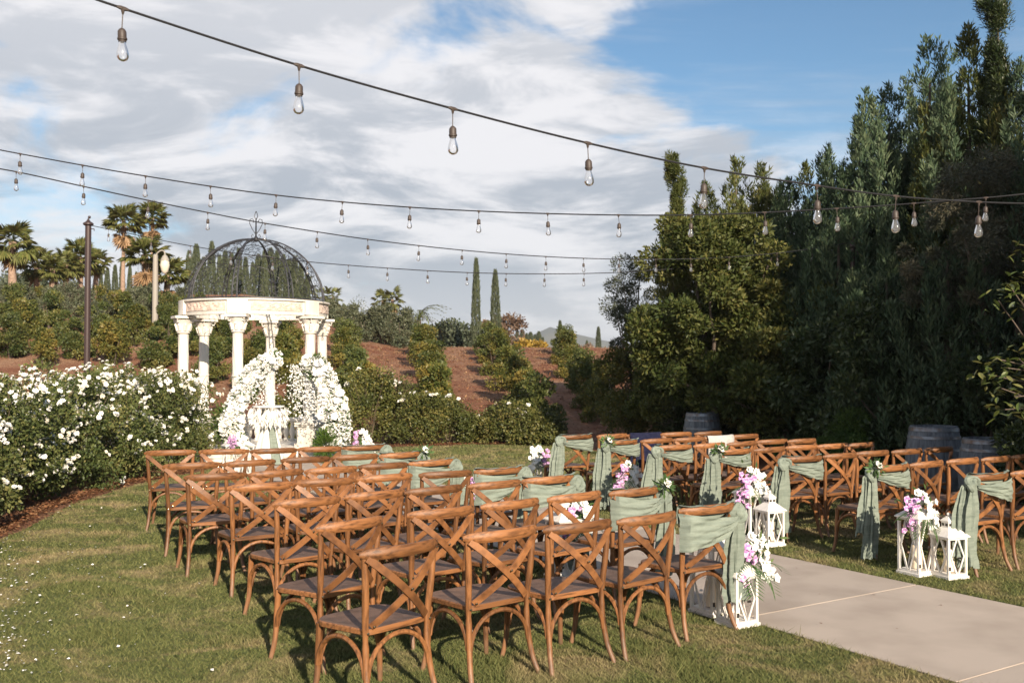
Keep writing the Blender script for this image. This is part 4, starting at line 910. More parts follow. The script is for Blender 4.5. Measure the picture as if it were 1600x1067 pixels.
def altar():
    b = G(419, 712); b = P(419, 700, 18.3); root = empty('altar_table', (b.x, b.y, 0), 0, 'small round table with white feather trimmed top in front of the gazebo', 'table'); zt = P(419, 634, 18.3).z
    MB().lathe([(.26, zt-.03), (.29, zt-.02), (.29, zt), (.0001, zt+.002)], 28).build('tabletop', M['whitecloth'], root)
    MB().lathe([(.05, .02), (.04, zt-.03)], 10).build('pedestal', M['whitecloth'], root)
    n = 520; a = RNG.random(n)*6.283; t = RNG.random(n); q = .30-.03*t
    p = np.stack([np.cos(a)*q, np.sin(a)*q, zt-.02-.26*t], 1); d = unit(np.stack([np.cos(a)*.35, np.sin(a)*.35, -np.ones(n)], 1)+RNG.normal(size=(n, 3))*.2)
    tag(put('feather_fringe', leaf_mesh('feather_fringe', p, d, .16, .045, M['petalfall'], RNG.random(n)), root), kind='stuff')
    sk = MB(); rows = 10; k = 40; vs = []
    for j in range(rows):
        z = (zt-.28)*(1-j/(rows-1))+.02; r = .10+.19*(j/(rows-1))
        for i in range(k): a = 2*math.pi*i/k; rr = r*(1+.09*math.sin(7*a+j*.15)); vs.append((rr*math.cos(a), rr*math.sin(a), z))
    sk.add(vs, [(j*k+i, j*k+(i+1) % k, (j+1)*k+(i+1) % k, (j+1)*k+i) for j in range(rows-1) for i in range(k)]); sk.build('lace_skirt', M['whitecloth'], root)
    rn = MB(); vs = []
    for j in range(9):
        z = (zt-.2)*(1-j/8)+.03; r = .125+.205*(j/8)
        for i in range(5): a = R(-75)+R(9)*i+R(12)*j/8; rr = r*(1+.05*(i % 2)); vs.append((rr*math.cos(a), rr*math.sin(a), z))
    rn.add(vs, [(j*5+i, j*5+i+1, j*5+6+i, j*5+5+i) for j in range(8) for i in range(4)]); rn.build('sage_runner', M['sash'], root)
altar()

# ------------------------------------------------------------------ chairs
def chair_meshes():
    W = .232; ms = {}
    rl = MB(); pts = []
    for i in range(17):
        t = i/16*2-1; pts.append((W*1.08*t, -.090*(1-t*t)+.010, .852+.008*(1-t*t)))
    rr = [.014]+[.033]*15+[.014]; rr[1] = .027; rr[-2] = .027; rr[2] = rr[-3] = .031
    rl.tube(pts, rr, 10, ref=(0, 0, 1), ell=.56); ms['top_rail'] = rl.mesh('top_rail', M['wood'])
    def post(s):
        c = spline([(s*W*.97, .004, .85), (s*.212, .012, .66), (s*.200, .030, .46), (s*.198, .028, .30), (s*.210, .000, .12), (s*.228, -.045, .0)], 5)
        return MB().tube(c, [.0145+.004*math.sin(math.pi*min(1, i/12)) if i < 13 else .018-.004*(i-13)/12 for i in range(len(c))], 9)
    ms['post_l'], ms['post_r'] = post(-1).mesh('rear_leg', M['post']), post(1).mesh('rear_leg', M['post'])
    def fleg(s):
        c = spline([(s*.195, .405, .435), (s*.197, .415, .30), (s*.203, .42, .14), (s*.222, .44, .0)], 5)
        return MB().tube(c, [.020-.006*i/(len(c)-1) for i in range(len(c))], 9)
    ms['fleg_l'], ms['fleg_r'] = fleg(-1).mesh('front_leg', M['post']), fleg(1).mesh('front_leg', M['post'])
    # seat: rounded trapezoid with a dished top inside a wood rim
    def outline(ins):
        o = []
        for (x, y), (ax, ay) in (((.198, .022), (1, -1)), ((.226, .445), (1, 1)), ((-.226, .445), (-1, 1)), ((-.198, .022), (-1, -1))):
            r = .105 if ay > 0 else .045; r0 = {(1, -1): -90, (1, 1): 0, (-1, 1): 90, (-1, -1): 180}[(ax, ay)]
            for k in range(6):
                t = R(r0+90*k/5); o.append((x-ax*r+math.cos(t)*(r-ins), y-ay*r+math.sin(t)*(r-ins)))
        return o
    o0, o1, o2 = outline(0), outline(.006), outline(.04); n = len(o0); s = MB()
    rings = [(o1, .425), (o0, .430), (o0, .452), (o1, .458)]
    vs = [(x, y, z) for o, z in rings for x, y in o]
    s.add(vs, [(j*n+k, j*n+(k+1) % n, (j+1)*n+(k+1) % n, (j+1)*n+k) for j in range(3) for k in range(n)] + [tuple(range(n-1, -1, -1))]); ms['seat_rim'] = s.mesh('seat_rim', M['wood'])
    s = MB(); rings = [(o1, .458), (outline(.018), .4605), (o2, .456), (outline(.09), .454)]; vs = [(x, y, z) for o, z in rings for x, y in o]
    s.add(vs, [(j*n+k, j*n+(k+1) % n, (j+1)*n+(k+1) % n, (j+1)*n+k) for j in range(3) for k in range(n)] + [tuple(range(3*n, 4*n))]); ms['seat'] = s.mesh('seat', M['seat'])
    def slat(sg, dy):
        p = [(sg*(W*.98+(-.172-W*.98)*t), -.012-.064*math.sin(math.pi*t)**1.0+dy+.034*t, .838+(.470-.838)*t) for t in [i/10 for i in range(11)]]
        return MB()._bar(p, .040, .010, (0, 1, 0))
    ms['slat_a'], ms['slat_b'] = slat(1, 0).mesh('cross_slat', M['slat']), slat(-1, -.011).mesh('cross_slat', M['slat'])
    def arch(p0, p1, top): 
        p0, p1 = Vector(p0), Vector(p1); a = Vector((0, 0, top-p0.z))
        return MB().tube(bez(p0, p0+a*1.28+(p1-p0)*.04, p1+a*1.28-(p1-p0)*.04, p1, 14), .013, 7)
    ms['arch_rear'] = arch((-.196, .018, .205), (.196, .018, .205), .418).mesh('bow_brace', M['post'])
    ms['arch_l'] = arch((-.205, .03, .21), (-.205, .41, .21), .405).mesh('bow_brace', M['post'])
    ms['arch_r'] = arch((.205, .03, .21), (.205, .41, .21), .405).mesh('bow_brace', M['post'])
    ms['arch_front'] = arch((-.192, .412, .21), (.192, .412, .21), .410).mesh('bow_brace', M['post'])
    rv = MB()
    for x, y, z in ((.165, .012, .474), (-.165, .001, .474), (0, -.090, .654), (.222, -.022, .832), (-.222, -.022, .832), (.2, .006, .445), (-.2, .006, .445)): rv.ball((x, y, z), .007, 6, 4)
    ms['rivets'] = rv.mesh('rivets', M['rivet']); return ms
CM = chair_meshes()
PARTS = [('top_rail', 'top_rail'), ('rear_leg', 'post_l'), ('rear_leg', 'post_r'), ('front_leg', 'fleg_l'), ('front_leg', 'fleg_r'), ('seat_rim', 'seat_rim'), ('seat', 'seat'), ('cross_slat', 'slat_a'), ('cross_slat', 'slat_b'),
         ('bow_brace', 'arch_rear'), ('bow_brace', 'arch_l'), ('bow_brace', 'arch_r'), ('bow_brace', 'arch_front'), ('rivets', 'rivets')]
def make_chair():
    root = empty('crossback_chair', (0, 0, 0))
    for nm, k in PARTS:
        o = put(nm, CM[k], root)
        if nm == 'rivets': o['kind'] = 'stuff'
    return root
# rail ends of every chair (left x, left y, right x, right y in the photograph), nearest row first
LB_ = [[(553, 868, 695, 838), (720, 834, 844, 817), (846, 826, 960, 811), (963, 813, 1058, 799), (1058, 795, 1149, 784)],
       [(484, 828, 606, 803), (632, 801, 742, 788), (746, 789, 847, 776), (854, 777, 946, 766), (953, 768, 1031, 760)],
       [(422, 786, 532, 774), (534, 774, 633, 763), (634, 766, 723, 757), (730, 757, 815, 749), (816, 748, 898, 742)],
       [(358, 759, 457, 753), (461, 752, 553, 747), (555, 745, 647, 739), (653, 740, 735, 734), (743, 735, 815, 729)],
       [(291, 742, 383, 738), (387, 739, 475, 732), (478, 735, 559, 729), (560, 727, 636, 722), (638, 722, 709, 716)],
       [(260, 725, 343, 723), (351, 723, 431, 718), (436, 717, 515, 712), (520, 713, 589, 709), (594, 710, 658, 705)],
       [(227, 704, 307, 703), (311, 704, 387, 702), (391, 704, 463, 700), (466, 700, 532, 697), (536, 698, 600, 694)]]
RB_ = [[(1513, 743, 1576, 737), (1576, 737, 1636, 731)],
       [(1356, 730, 1419, 724), (1420, 724, 1477, 718), (1479, 719, 1531, 714), (1533, 716, 1577, 711), (1579, 712, 1621, 707)],
       [(1222, 715, 1284, 711), (1288, 711, 1338, 707), (1338, 706, 1386, 703), (1392, 704, 1440, 700), (1443, 701, 1489, 697)],
       [(1113, 704, 1172, 700), (1177, 702, 1227, 697), (1228, 697, 1277, 694), (1278, 695, 1321, 692), (1322, 694, 1363, 691)],
       [(1026, 697, 1079, 694), (1082, 695, 1135, 691), (1136, 692, 1182, 688), (1184, 688, 1229, 686), (1231, 688, 1275, 685)],
       [(949, 689, 995, 686), (1002, 687, 1052, 684), (1054, 685, 1100, 683), (1101, 683, 1144, 680), (1145, 680, 1182, 678)],
       [(875, 681, 925, 678), (934, 680, 980, 677), (982, 678, 1031, 676), (1033, 677, 1080, 675), (1085, 676, 1127, 673)]]
ROWN = ['nearest', 'second nearest', 'third nearest', 'fourth nearest', 'fifth nearest', 'sixth nearest', 'farthest']
CH = {}
def place_chairs():
    first = make_chair(); used = False
    for side, B in (('left', LB_), ('right', RB_)):
        for i, row in enumerate(B):
            ends = [(G(a, b+1, .868), G(c, d+1, .868)) for a, b, c, d in row]
            xs = np.array([q.x for e in ends for q in e]); ys = np.array([q.y for e in ends for q in e]); k, c0 = np.polyfit(xs, ys, 1)
            for j, (a, b) in enumerate(ends):
                ya = math.atan(k); yi = math.atan2(b.y-a.y, b.x-a.x); yaw = ya + max(-.26, min(.26, (yi-ya)*.65)) + random.uniform(-.015, .015)
                m = (a+b)/2; m.y = .6*m.y + .4*(k*m.x+c0)
                m = Vector((m.x*(m.y/((a.y+b.y)/2)), m.y, 0))
                t = first if not used else copy_tree(first); used = True
                t.location = (m.x, m.y, 0); t.rotation_euler = (random.uniform(-.012, .012), random.uniform(-.012, .012), yaw); t.scale = (1.09, 1.04, 1)
                sash = j == (4 if side == 'left' else 0)
                if sash: lb = f'wooden cross-back chair wearing a sage sash, aisle end of {ROWN[i]} row {side} of path'
                else: lb = f'wooden cross-back chair, {ORD[j]} from the left in the {ROWN[i]} row {side} of the path'
                tag(t, lb, 'chair', 'cross-back chairs set out in rows'); CH[side, i, j] = t
place_chairs()

# ------------------------------------------------------------------ sashes
def sash_meshes(seed, s, tail_len):
    """s=+1: knot on the right post (left block); s=-1 mirrored. Chair coordinates."""
    rg = random.Random(seed); out = {}
    nu, nv = 34, 40; vs = []
    z_low = (.580 if s > 0 else .635)+rg.uniform(-.03, .03); ph = [rg.uniform(0, 6.28) for _ in range(5)]
    for i in range(nu+1):
        u = i/nu; x = -.246+.475*u
        w = (1-u)**.9; zt = .842-.022*math.sin(math.pi*u)-.045*u**2; zb = zt-.04-(zt-z_low-.04)*w**.95-.03*math.sin(math.pi*u)*0
        for j in range(nv+1):
            v = j/nv; z = zt+(zb-zt)*v - .02*math.sin(math.pi*u)*v
            rip = (.006*math.sin(v*17+ph[0]+u*5+1.5*math.sin(u*6+ph[3]))+.0032*math.sin(v*31+ph[1]-u*8)+.005*math.sin(v*9+u*9+ph[2]))*(.45+.55*min(1, u*2.5)) + .003*math.sin(x*160+v*9+ph[3]) + .0022*math.sin(v*41+9*math.sin(u*5+ph[3])+ph[4])*math.sin(u*13+v*6+ph[0])
            bow = -.080*(1-(x/.246)**2); y = bow-.040+rip-.012*math.sin(math.pi*v)
            if u < .06: y += (.06-u)/.06*.05
            vs.append((s*x, y, z+.003*math.sin(u*25+ph[4])*(v > .97)))
    fs = [(i*(nv+1)+j, (i+1)*(nv+1)+j, (i+1)*(nv+1)+j+1, i*(nv+1)+j+1) for i in range(nu) for j in range(nv)]
    me = MB().add(vs, fs).mesh('drape', M['sash']); out['drape'] = me
    # band of cloth on the sitter's side of the rail, showing a little above it
    vs = []
    for i in range(25):
        u = i/24; x = -.25+.50*u; bow = -.080*(1-(x/.25)**2)
        for y, z in ((-.034, .862), (-.020, .893), (.004, .898), (.028, .880), (.036, .835), (.034, .77+.04*u)):
            if u < .02: y *= .6
            vs.append((s*x, bow+y if z > .85 or y > 0 else bow+y, z+.004*math.sin(u*23+ph[0])+(-.0 if z < .89 else -.010*math.sin(math.pi*u))))
    fs = [(i*6+j, (i+1)*6+j, (i+1)*6+j+1, i*6+j+1) for i in range(24) for j in range(1, 5)]
    out['rail_wrap'] = MB().add(vs, fs).mesh('rail_wrap', M['sash'])
    kn = MB()
    n, m = 20, 12; vs = []
    for j in range(m+1):
        for k in range(n):
            a = 2*math.pi*k/n; e = math.pi*j/m; r = 1+.16*math.sin(3*a+e*4+ph[1])+.10*math.sin(7*a-e*3+ph[2])
            vs.append((s*(.255+.050*r*math.sin(e)*math.cos(a)), -.015+.046*r*math.sin(e)*math.sin(a), .800-.062*math.cos(e)*r))
    kn.add(vs, [(j*n+k, j*n+(k+1) % n, (j+1)*n+(k+1) % n, (j+1)*n+k) for j in range(m) for k in range(n)])
    # a loop of cloth around the knot
    kn.tube([(s*(.252+.058*math.cos(t)), -.028+.02*math.sin(2*t), .803+.060*math.sin(t)) for t in [i*.42 for i in range(16)]], [.020+.006*math.sin(i) for i in range(16)], 7)
    out['knot'] = kn.mesh('knot', M['sash'])
    for q, (dx, dy, L, w0) in enumerate(((.0, -.01, tail_len, .060), (.050, .022, tail_len*rg.uniform(.62, .93), .054))):
        rows, k = 38, 34; vs = []; sw = rg.uniform(-.03, .03); cu = rg.uniform(-.5, .5)
        for i in range(rows+1):
            t = i/rows; z = .79-L*t; wd = w0*(.55+.85*t**.6+.10*math.sin(t*9+ph[3])); cx = .258+dx+sw*math.sin(t*3)+.02*t; cy = -.02+dy+.03*math.sin(t*2.2+cu)
            for j in range(k):
                a = 2*math.pi*j/k; fold = 1+.36*math.sin(6*a+ph[q]+2.0*math.sin(t*2.6))+.13*math.sin(11*a+ph[q+1]+t*4)
                hem = .012*math.sin(5*a+ph[4]) if i == rows else 0
                fold += .05*math.sin(t*47+a*5+ph[2])*math.sin(a*3+t*13); zz = z+hem+.005*math.sin(t*60+a*3)+(.02*rg.uniform(-1, 1) if i == rows else 0)
                ex = .0
                if zz < .03: ex = (.03-zz); zz = .02+.012*abs(math.sin(a*2))
                vs.append((s*(cx+wd*fold*math.cos(a)+ex*.35), cy+wd*.42*fold*math.sin(a)-ex*.6, zz))
        out[f'tail{q}'] = MB().add(vs, [(i*k+j, i*k+(j+1) % k, (i+1)*k+(j+1) % k, (i+1)*k+j) for i in range(rows) for j in range(k)]).mesh('tail', M['sash'])
    return out
for side, s in (('left', 1), ('right', -1)):
    for i in range(7):
        c = CH[side, i, 4 if side == 'left' else 0]; sm = sash_meshes(100*(s+2)+i, s, random.uniform(.60, .72) if side == 'left' else random.uniform(.66, .80))
        root = empty('chair_sash', c.location, c.rotation_euler.z, f'sage gauze sash knotted on the aisle chair of the {ROWN[i]} row {side} of path', 'sash', 'sage sashes on the aisle chairs'); root.scale = (1.09, 1.04, 1)
        for nm, k in (('drape', 'drape'), ('rail_wrap', 'rail_wrap'), ('knot', 'knot'), ('tail', 'tail0'), ('tail', 'tail1')): put(nm, sm[k], root)
def corsage(side, i, label):
    c = CH[side, i, 4 if side == 'left' else 0]; s = 1 if side == 'left' else -1; p = c.matrix_basis @ Vector((s*.245, -.06, .885)); root = empty('rose_corsage', p, c.rotation_euler.z, label, 'flowers', 'rose corsages tied to the sashes')
    put('rose', BLOOM[0], root, (0, -.02, .01), (1.0, 0, .2), 1.25); put('rose', BLOOM[1], root, (.0, -.005, .025), (.5, .3, 1), 1.05)
    p_, d, _ = clump_points([((0, .0, -.01), (.09, .05, .05))], 60, .2); put('leaves', leaf_mesh('leaves', p_, unit(d+[0, 0, .2]), .065, .022, M['stem_green'], RNG.random(60)), root)
    for a in ((.9, .10), (2.2, .08), (-.5, .11)):
        MB().add([(0, 0, 0), (.05*math.cos(a[0])+.012, 0, .05*math.sin(a[0])), (a[1]*math.cos(a[0]), .0, a[1]*math.sin(a[0])), (.05*math.cos(a[0])-.012, 0.004, .05*math.sin(a[0])+.016)], [(0, 1, 2), (0, 2, 3)]).build('leaf', M['stem_green'], root)
corsage('left', 1, 'white rose corsage with green leaves on the second nearest sash left of the path'); corsage('left', 5, 'white rose corsage on the sixth nearest sash left of the path')
corsage('right', 1, 'white rose corsage on the second nearest sash right of the path'); corsage('right', 3, 'white flower corsage on the fourth nearest sash right of the path'); corsage('right', 5, 'white rose corsage on the sixth nearest sash right of the path')

# garments left over chair backs
def garment(c, m, name, label, w, front, back, seed):
    rg = random.Random(seed); nu, nv = 24, 30; vs = []
    for i in range(nu+1):
        u = i/nu*2-1; x = u*w; bow = -.082*(1-min(1, (x/.246)**2))
        for j in range(nv+1):
            v = j/nv*(front+back)-back   # <0 behind, >0 on the sitter's side
            if v < -.03: y, z = bow-.042-.010*math.sin(u*9+seed)*min(1, -v*5), .885+v
            elif v > .03: y, z = bow+.034+.010*math.sin(u*8)*min(1, v*5), .885-v
            else: y, z = bow+v*1.1, .893
            vs.append((x*(1-.05*abs(v)), y, z))
    root = empty(name, c.location, c.rotation_euler.z, label, 'garment'); root.scale = (1.09, 1.04, 1); MB().add(vs, [(i*(nv+1)+j, (i+1)*(nv+1)+j, (i+1)*(nv+1)+j+1, i*(nv+1)+j+1) for i in range(nu) for j in range(nv)]).build('cloth', m, root)
garment(CH['right', 6, 2], M['navy'], 'navy_jacket', 'navy blue jacket hung over a chair back in the farthest right row', .235, .3, .52, 1)
garment(CH['right', 5, 3], M['ivory'], 'ivory_shawl', 'ivory white shawl hung over a chair back in the sixth nearest right row', .225, .3, .34, 2)

# ------------------------------------------------------------------ lanterns, candles, bouquets
def lantern_meshes(w, h, roof=True):
    """w: width, h: height of the glazed body"""
    ms = []; p = .022*w/.22
    ms.append(('base', MB().box((0, 0, .012), (w+.02, w+.02, .024)).box((0, 0, .034), (w, w, .02)).mesh('base', M['lantern'], False)))
    post = MB().box((0, 0, .044+h/2), (p, p, h)).mesh('post', M['lantern'], False)
    for a, b in ((-1, -1), (1, -1), (1, 1), (-1, 1)): ms.append(('post', post, (a*(w/2-p/2), b*(w/2-p/2), 0)))
    ms.append(('top_frame', MB().box((0, 0, .044+h+.009), (w+.006, w+.006, .018)).mesh('top_frame', M['lantern'], False)))
    z0, z1, zm = .044, .044+h, .044+h/2; e = w/2-p
    for k in range(4):
        for sg in (-1, 1):
            q = [(sg*p*.45, -w/2+.006, z0), (sg*e*.86, -w/2+.006, zm), (sg*p*.45, -w/2+.006, z1)]
            ms.append(('lattice_slat', MB()._bar(q, .013, .008, (0, 1, 0)).mesh('lattice_slat', M['lantern'], False), (0, 0, 0), k*math.pi/2))
    z = .044+h+.018
    if roof:
        def pyr(r0, z0_, r1, z1_): return MB().lathe([(r0*1.414, z0_), (r0*1.414, z0_+.008), (r1*1.414, z1_)], 4, a0=math.pi/4)
        ms.append(('roof', pyr(w/2+.018, z, w*.22, z+.075).mesh('roof', M['lantern'], False)))
        c = MB().box((0, 0, z+.10), (w*.40, w*.40, .05)); ms.append(('cupola', c.mesh('cupola', M['lantern'], False)))
        vent = MB()
        for k in range(4):
            for sx in (-1, 1):
                q = Vector((sx*w*.10, -w*.2-.001, z+.10)); q.rotate(Matrix.Rotation(k*math.pi/2, 3, 'Z')); vent.box(q, (w*.13, .004, .022), k*math.pi/2)
        ms.append(('vent', vent.mesh('vent', M['latch'], False)))
        ms.append(('cupola_roof', pyr(w*.23, z+.125, w*.06, z+.17).mesh('cupola_roof', M['lantern'], False)))
        ms.append(('finial', MB().ball((0, 0, z+.185), .017, 10, 6).mesh('finial', M['lantern'])))
        ms.append(('ring_handle', MB().tube([(.028*math.cos(t), 0, z+.20+.028*math.sin(t)) for t in [i*.5236 for i in range(13)]], .003, 5).mesh('ring_handle', M['latch'])))
    else:
        ms.append(('roof', MB().lathe([((w/2+.018)*1.414, z), ((w/2+.018)*1.414, z+.008), (w*.22*1.414, z+.075)], 4, a0=math.pi/4).mesh('roof', M['lantern'], False)))
    ms.append(('latch', MB().box((.012, -w/2-.004, zm-.01), (.028, .006, .016)).ball((.02, -w/2-.010, zm-.01), .008, 6, 4).mesh('latch', M['latch'], False)))
    ms.append(('hinge', MB().box((-w/2+.012, -w/2-.004, z0+.05), (.016, .006, .03)).mesh('hinge', M['latch'], False)))
    return ms
LSMALL, LTALL = lantern_meshes(.205, .29), lantern_meshes(.225, .43, True)
def lantern(ms, p, rz, label):
    root = empty('white_lantern', (p[0], p[1], .006), rz, label, 'lantern', 'white wooden lanterns along the path')
    for e in ms: put(e[0], e[1], root, e[2] if len(e) > 2 else (0, 0, 0), (0, 0, e[3] if len(e) > 3 else 0))
    return root
CAND = MB().lathe([(.042, .05), (.044, .052), (.044, .235), (.040, .242), (.025, .238), (.0005, .236)], 18); CAND.tube([(0, 0, .236), (.002, 0, .25)], .002, 5)
CANDM = CAND.mesh('candle', M['candle'])
def candle(p, label): o = put('candle', CANDM, None, (p[0], p[1], .006)); tag(o, label, 'candle', 'ivory candles in the lanterns')
def frond(L, n=11):
    V, F = [], []; st = bez((0, 0, 0), (.0, .3*L, .12*L), (.0, .7*L, .1*L), (0, L, -.15*L), n)
    b = MB(); b.tube(st, .0022, 4)
    for i in range(2, n+1):
        for s in (-1, 1):
            p = st[i]; d = Vector((s*.8, .75, -.1)); l = L*.42*(1-.45*abs(i/n-.45)); b.add([p, p+d*l*.5+Vector((0, .006, 0)), p+d*l, p+d*l*.5-Vector((0, .006, 0))], [(0, 1, 2), (0, 2, 3)])
    return b
def tonemesh(b, name, m, t):
    me = b.mesh(name, m, False); a = me.attributes.new('tone', 'FLOAT', 'POINT'); a.data.foreach_set('value', [t]*len(me.vertices)); return me
FR = tonemesh(frond(.22), 'palm_leaf', M['stem_green'], .25)
def bouquet(p, z, rz, label, s=1.0, purple=-1, hang=.20):
    """orchid sprays in white and purple falling over a lantern, palm leaves below"""
    root = empty('orchid_bouquet', (p[0], p[1], z), rz, label, 'bouquet', 'orchid bouquets on the lanterns')
    for k, (me, x0, n) in enumerate(((ORCH_W, .055*-purple, 44), (ORCH_P, .055*purple, 30))):
        for i in range(n):
            t = random.random(); q = Vector((x0*(1+.7*t)+random.gauss(0, .028), -.05-.045*t+random.gauss(0, .022), .10-(hang+.06)*t*(1 if k else .92)+random.gauss(0, .014)))
            e = (Vector((random.gauss(0, .35)+x0*3, -1, random.gauss(.1, .35)))).to_track_quat('Z', 'Y').to_euler(); put('white_orchid' if k == 0 else 'purple_orchid', me, root, q*s, e, s*random.uniform(.42, .68))
    for i in range(3): put('rose', BLOOM[i % 4], root, Vector((random.gauss(0, .03), -.05, .09+.02*i))*s, (1.1, random.uniform(-.4, .4), 0), s*.95)
    for a in (-1.9, 2.0, 2.6, -2.7, 1.5): put('palm_leaf', FR, root, Vector((0, -.03, -.02))*s, (-.2 if abs(a) < 2.2 else -.7, 0, a), s*random.uniform(.8, 1.15))
    d = MB()
    for i in range(6):
        d.tube([(-purple*.03, 0, .06), (-purple*(.10+.012*i), random.uniform(-.04, .02), .06-.018*i+.03)], [.004, .001], 4)
    tag(d.build('dried_grass', M['dry_tip'], root), kind='stuff')
    st = leaf_mesh('leaves', np.array([[random.gauss(0, .06), random.gauss(-.02, .03), random.gauss(.02, .06)] for _ in range(70)])*s, rdirs(70, .1), .07*s, .02*s, M['stem_green']); put('leaves', st, root)
def gp(px, py): g = G(px, py); return (g.x, g.y)
def at_depth(px, Y): q = P(px, 700, Y); return (q.x, q.y)
pr = math.atan2(-.539, .842)*-1
RZ = R(32)
# right side of the path
a = gp(1483, 902); lantern(LSMALL, a, RZ-R(12), 'small white lantern right of the path, right of the taller lantern holding orchids')
b = gp(1433, 897); lantern(LTALL, b, RZ-R(4), 'tall white lantern right of the path under purple and white orchids'); candle(b, 'ivory candle in the tall lantern under orchids, nearest on the right'); candle(a, 'ivory candle in the small lantern nearest on the right of the path')
bouquet(b, .575, RZ*.3, 'orchid bouquet on the tall lantern nearest on the right of the path', 1.1)
a = gp(1203, 852); lantern(LSMALL, a, RZ-R(8), 'small white lantern right of the path beside the fourth nearest sash'); b = gp(1172, 846); lantern(LTALL, b, RZ, 'tall white lantern half hidden by orchids and the nearest left sash'); candle(a, 'ivory candle in the small lantern beside the third nearest right sash')
bouquet(b, .60, RZ*.3, 'orchid bouquet on the tall lantern beside the third nearest right sash', 1.15)
a = at_depth(992, 12.2); lantern(LSMALL, a, RZ, 'white lantern behind the second nearest left sash, beside the fifth right row'); bouquet((a[0]-.1, a[1]-.05), .50, RZ*.3, 'orchid bouquet over the white lantern beside the sixth nearest right row', 1.1)
a = at_depth(842, 14.4); lantern(LSMALL, a, RZ, 'white lantern at the aisle end of the farthest right row'); bouquet((a[0], a[1]-.08), .50, RZ*.3, 'white and pale orchid bouquet at the aisle end of the farthest right row', 1.15, purple=1)
a = at_depth(575, 18.2); lantern(LSMALL, a, RZ, 'far white lantern on the lawn right of the flower-dressed gazebo'); bouquet((a[0]-.13, a[1]), .50, RZ*.3, 'purple orchid bouquet on the far lantern right of the gazebo', 1.1)
# left side of the path
a = gp(1152, 976); lantern(LSMALL, a, RZ-R(2), 'white lantern on the grass just behind the nearest left sash'); b = gp(1112, 958); lantern(LTALL, b, RZ+R(4), 'tall white lantern behind the aisle chair of the nearest left row'); candle(b, 'ivory candle in the tall lantern behind the nearest left aisle chair')
bouquet((a[0]+.085, a[1]+.07), .47, RZ*.2+.35, 'white and purple orchids spilling beside the tails of the nearest left sash', 1.15)
a = at_depth(880, 8.6); lantern(LTALL, a, RZ, 'tall white lantern beyond the third nearest left sash'); bouquet((a[0]+.12, a[1]), .50, RZ*.3, 'white orchid bouquet with leaves beyond the third nearest left sash', 1.1)
a = at_depth(722, 10.4); lantern(LTALL, a, RZ, 'tall white lantern beyond the fourth nearest left row by the path'); bouquet((a[0]+.05, a[1]), .56, RZ*.3, 'purple orchid bouquet between the fourth and fifth nearest left rows', 1.0, purple=1)
a = at_depth(361, 16.4); lantern(LTALL, a, RZ, 'tall white lantern at the foot of the left flower garland'); a2 = at_depth(382, 16.4); lantern(LTALL, a2, RZ+.3, 'tall white lantern right of the one at the left garland'); bouquet((a2[0]-.07, a2[1]-.05), .56, 0, 'pink purple orchid bouquet at the foot of the left garland', 1.1)

# ------------------------------------------------------------------ barrels
def barrel_meshes():
    H, r0, r1 = .92, .285, .345; n = 22; z = [i/8*H for i in range(9)]; rad = [r0+(r1-r0)*math.sin(math.pi*i/8) for i in range(9)]
    w = math.pi/n*.965; vs = []
    for zz, rr in zip(z, rad):
        for a, q in ((-w, 0), (w, 0), (w, -.025), (-w, -.025)): vs.append(((rr+q)*math.cos(a), (rr+q)*math.sin(a), zz))
    st = MB().add(vs, [(i*4+j, i*4+(j+1) % 4, i*4+4+(j+1) % 4, i*4+4+j) for i in range(8) for j in range(4)] + [(3, 2, 1, 0), (32, 33, 34, 35)]).mesh('stave', M['barrelwood'], False)
    def rz(q): return r0+(r1-r0)*math.sin(math.pi*q/H)
    hoops = [MB().lathe([(rz(q0)+.001, q0), (rz(q0)+.006, q0), (rz(q1)+.006, q1), (rz(q1)+.001, q1)], 44, caps=False).mesh('hoop', M['hoop']) for q0, q1 in ((.015, .06), (.12, .155), (.27, .305), (.615, .65), (.765, .80), (.86, .905))]
    head = MB().lathe([(.262, H-.05), (.262, H-.035)], 30).mesh('head', M['barrelwood'], False); core = MB().lathe([(.25, .02), (.31, .46), (.25, .88)], 22).mesh('lining', M['bark']); return st, hoops, head, core, n
BM = barrel_meshes()
def barrel(px, pyt, Y, label, s=1.0, rz=0):
    p = P(px, pyt, Y); root = empty('wine_barrel', (p.x, p.y, 0), rz, label, 'barrel', 'old wine barrels under the trees'); st, hoops, head, core, n = BM
    for i in range(n): put('stave', st, root, rot=(0, 0, 2*math.pi*i/n))
    for h in hoops: put('hoop', h, root)
    put('head', head, root); put('lining', core, root); root.scale = (s, s, s)
barrel(1097, 645, 18.7, 'weathered wine barrel farthest left, in the shade behind the chairs', 1.02, .2); barrel(1459, 668, 13.7, 'large weathered wine barrel behind the right chairs', 1.08, .5); barrel(1543, 682, 12.4, 'weathered wine barrel at the right edge, partly hidden by leaves', 1.0, .8)

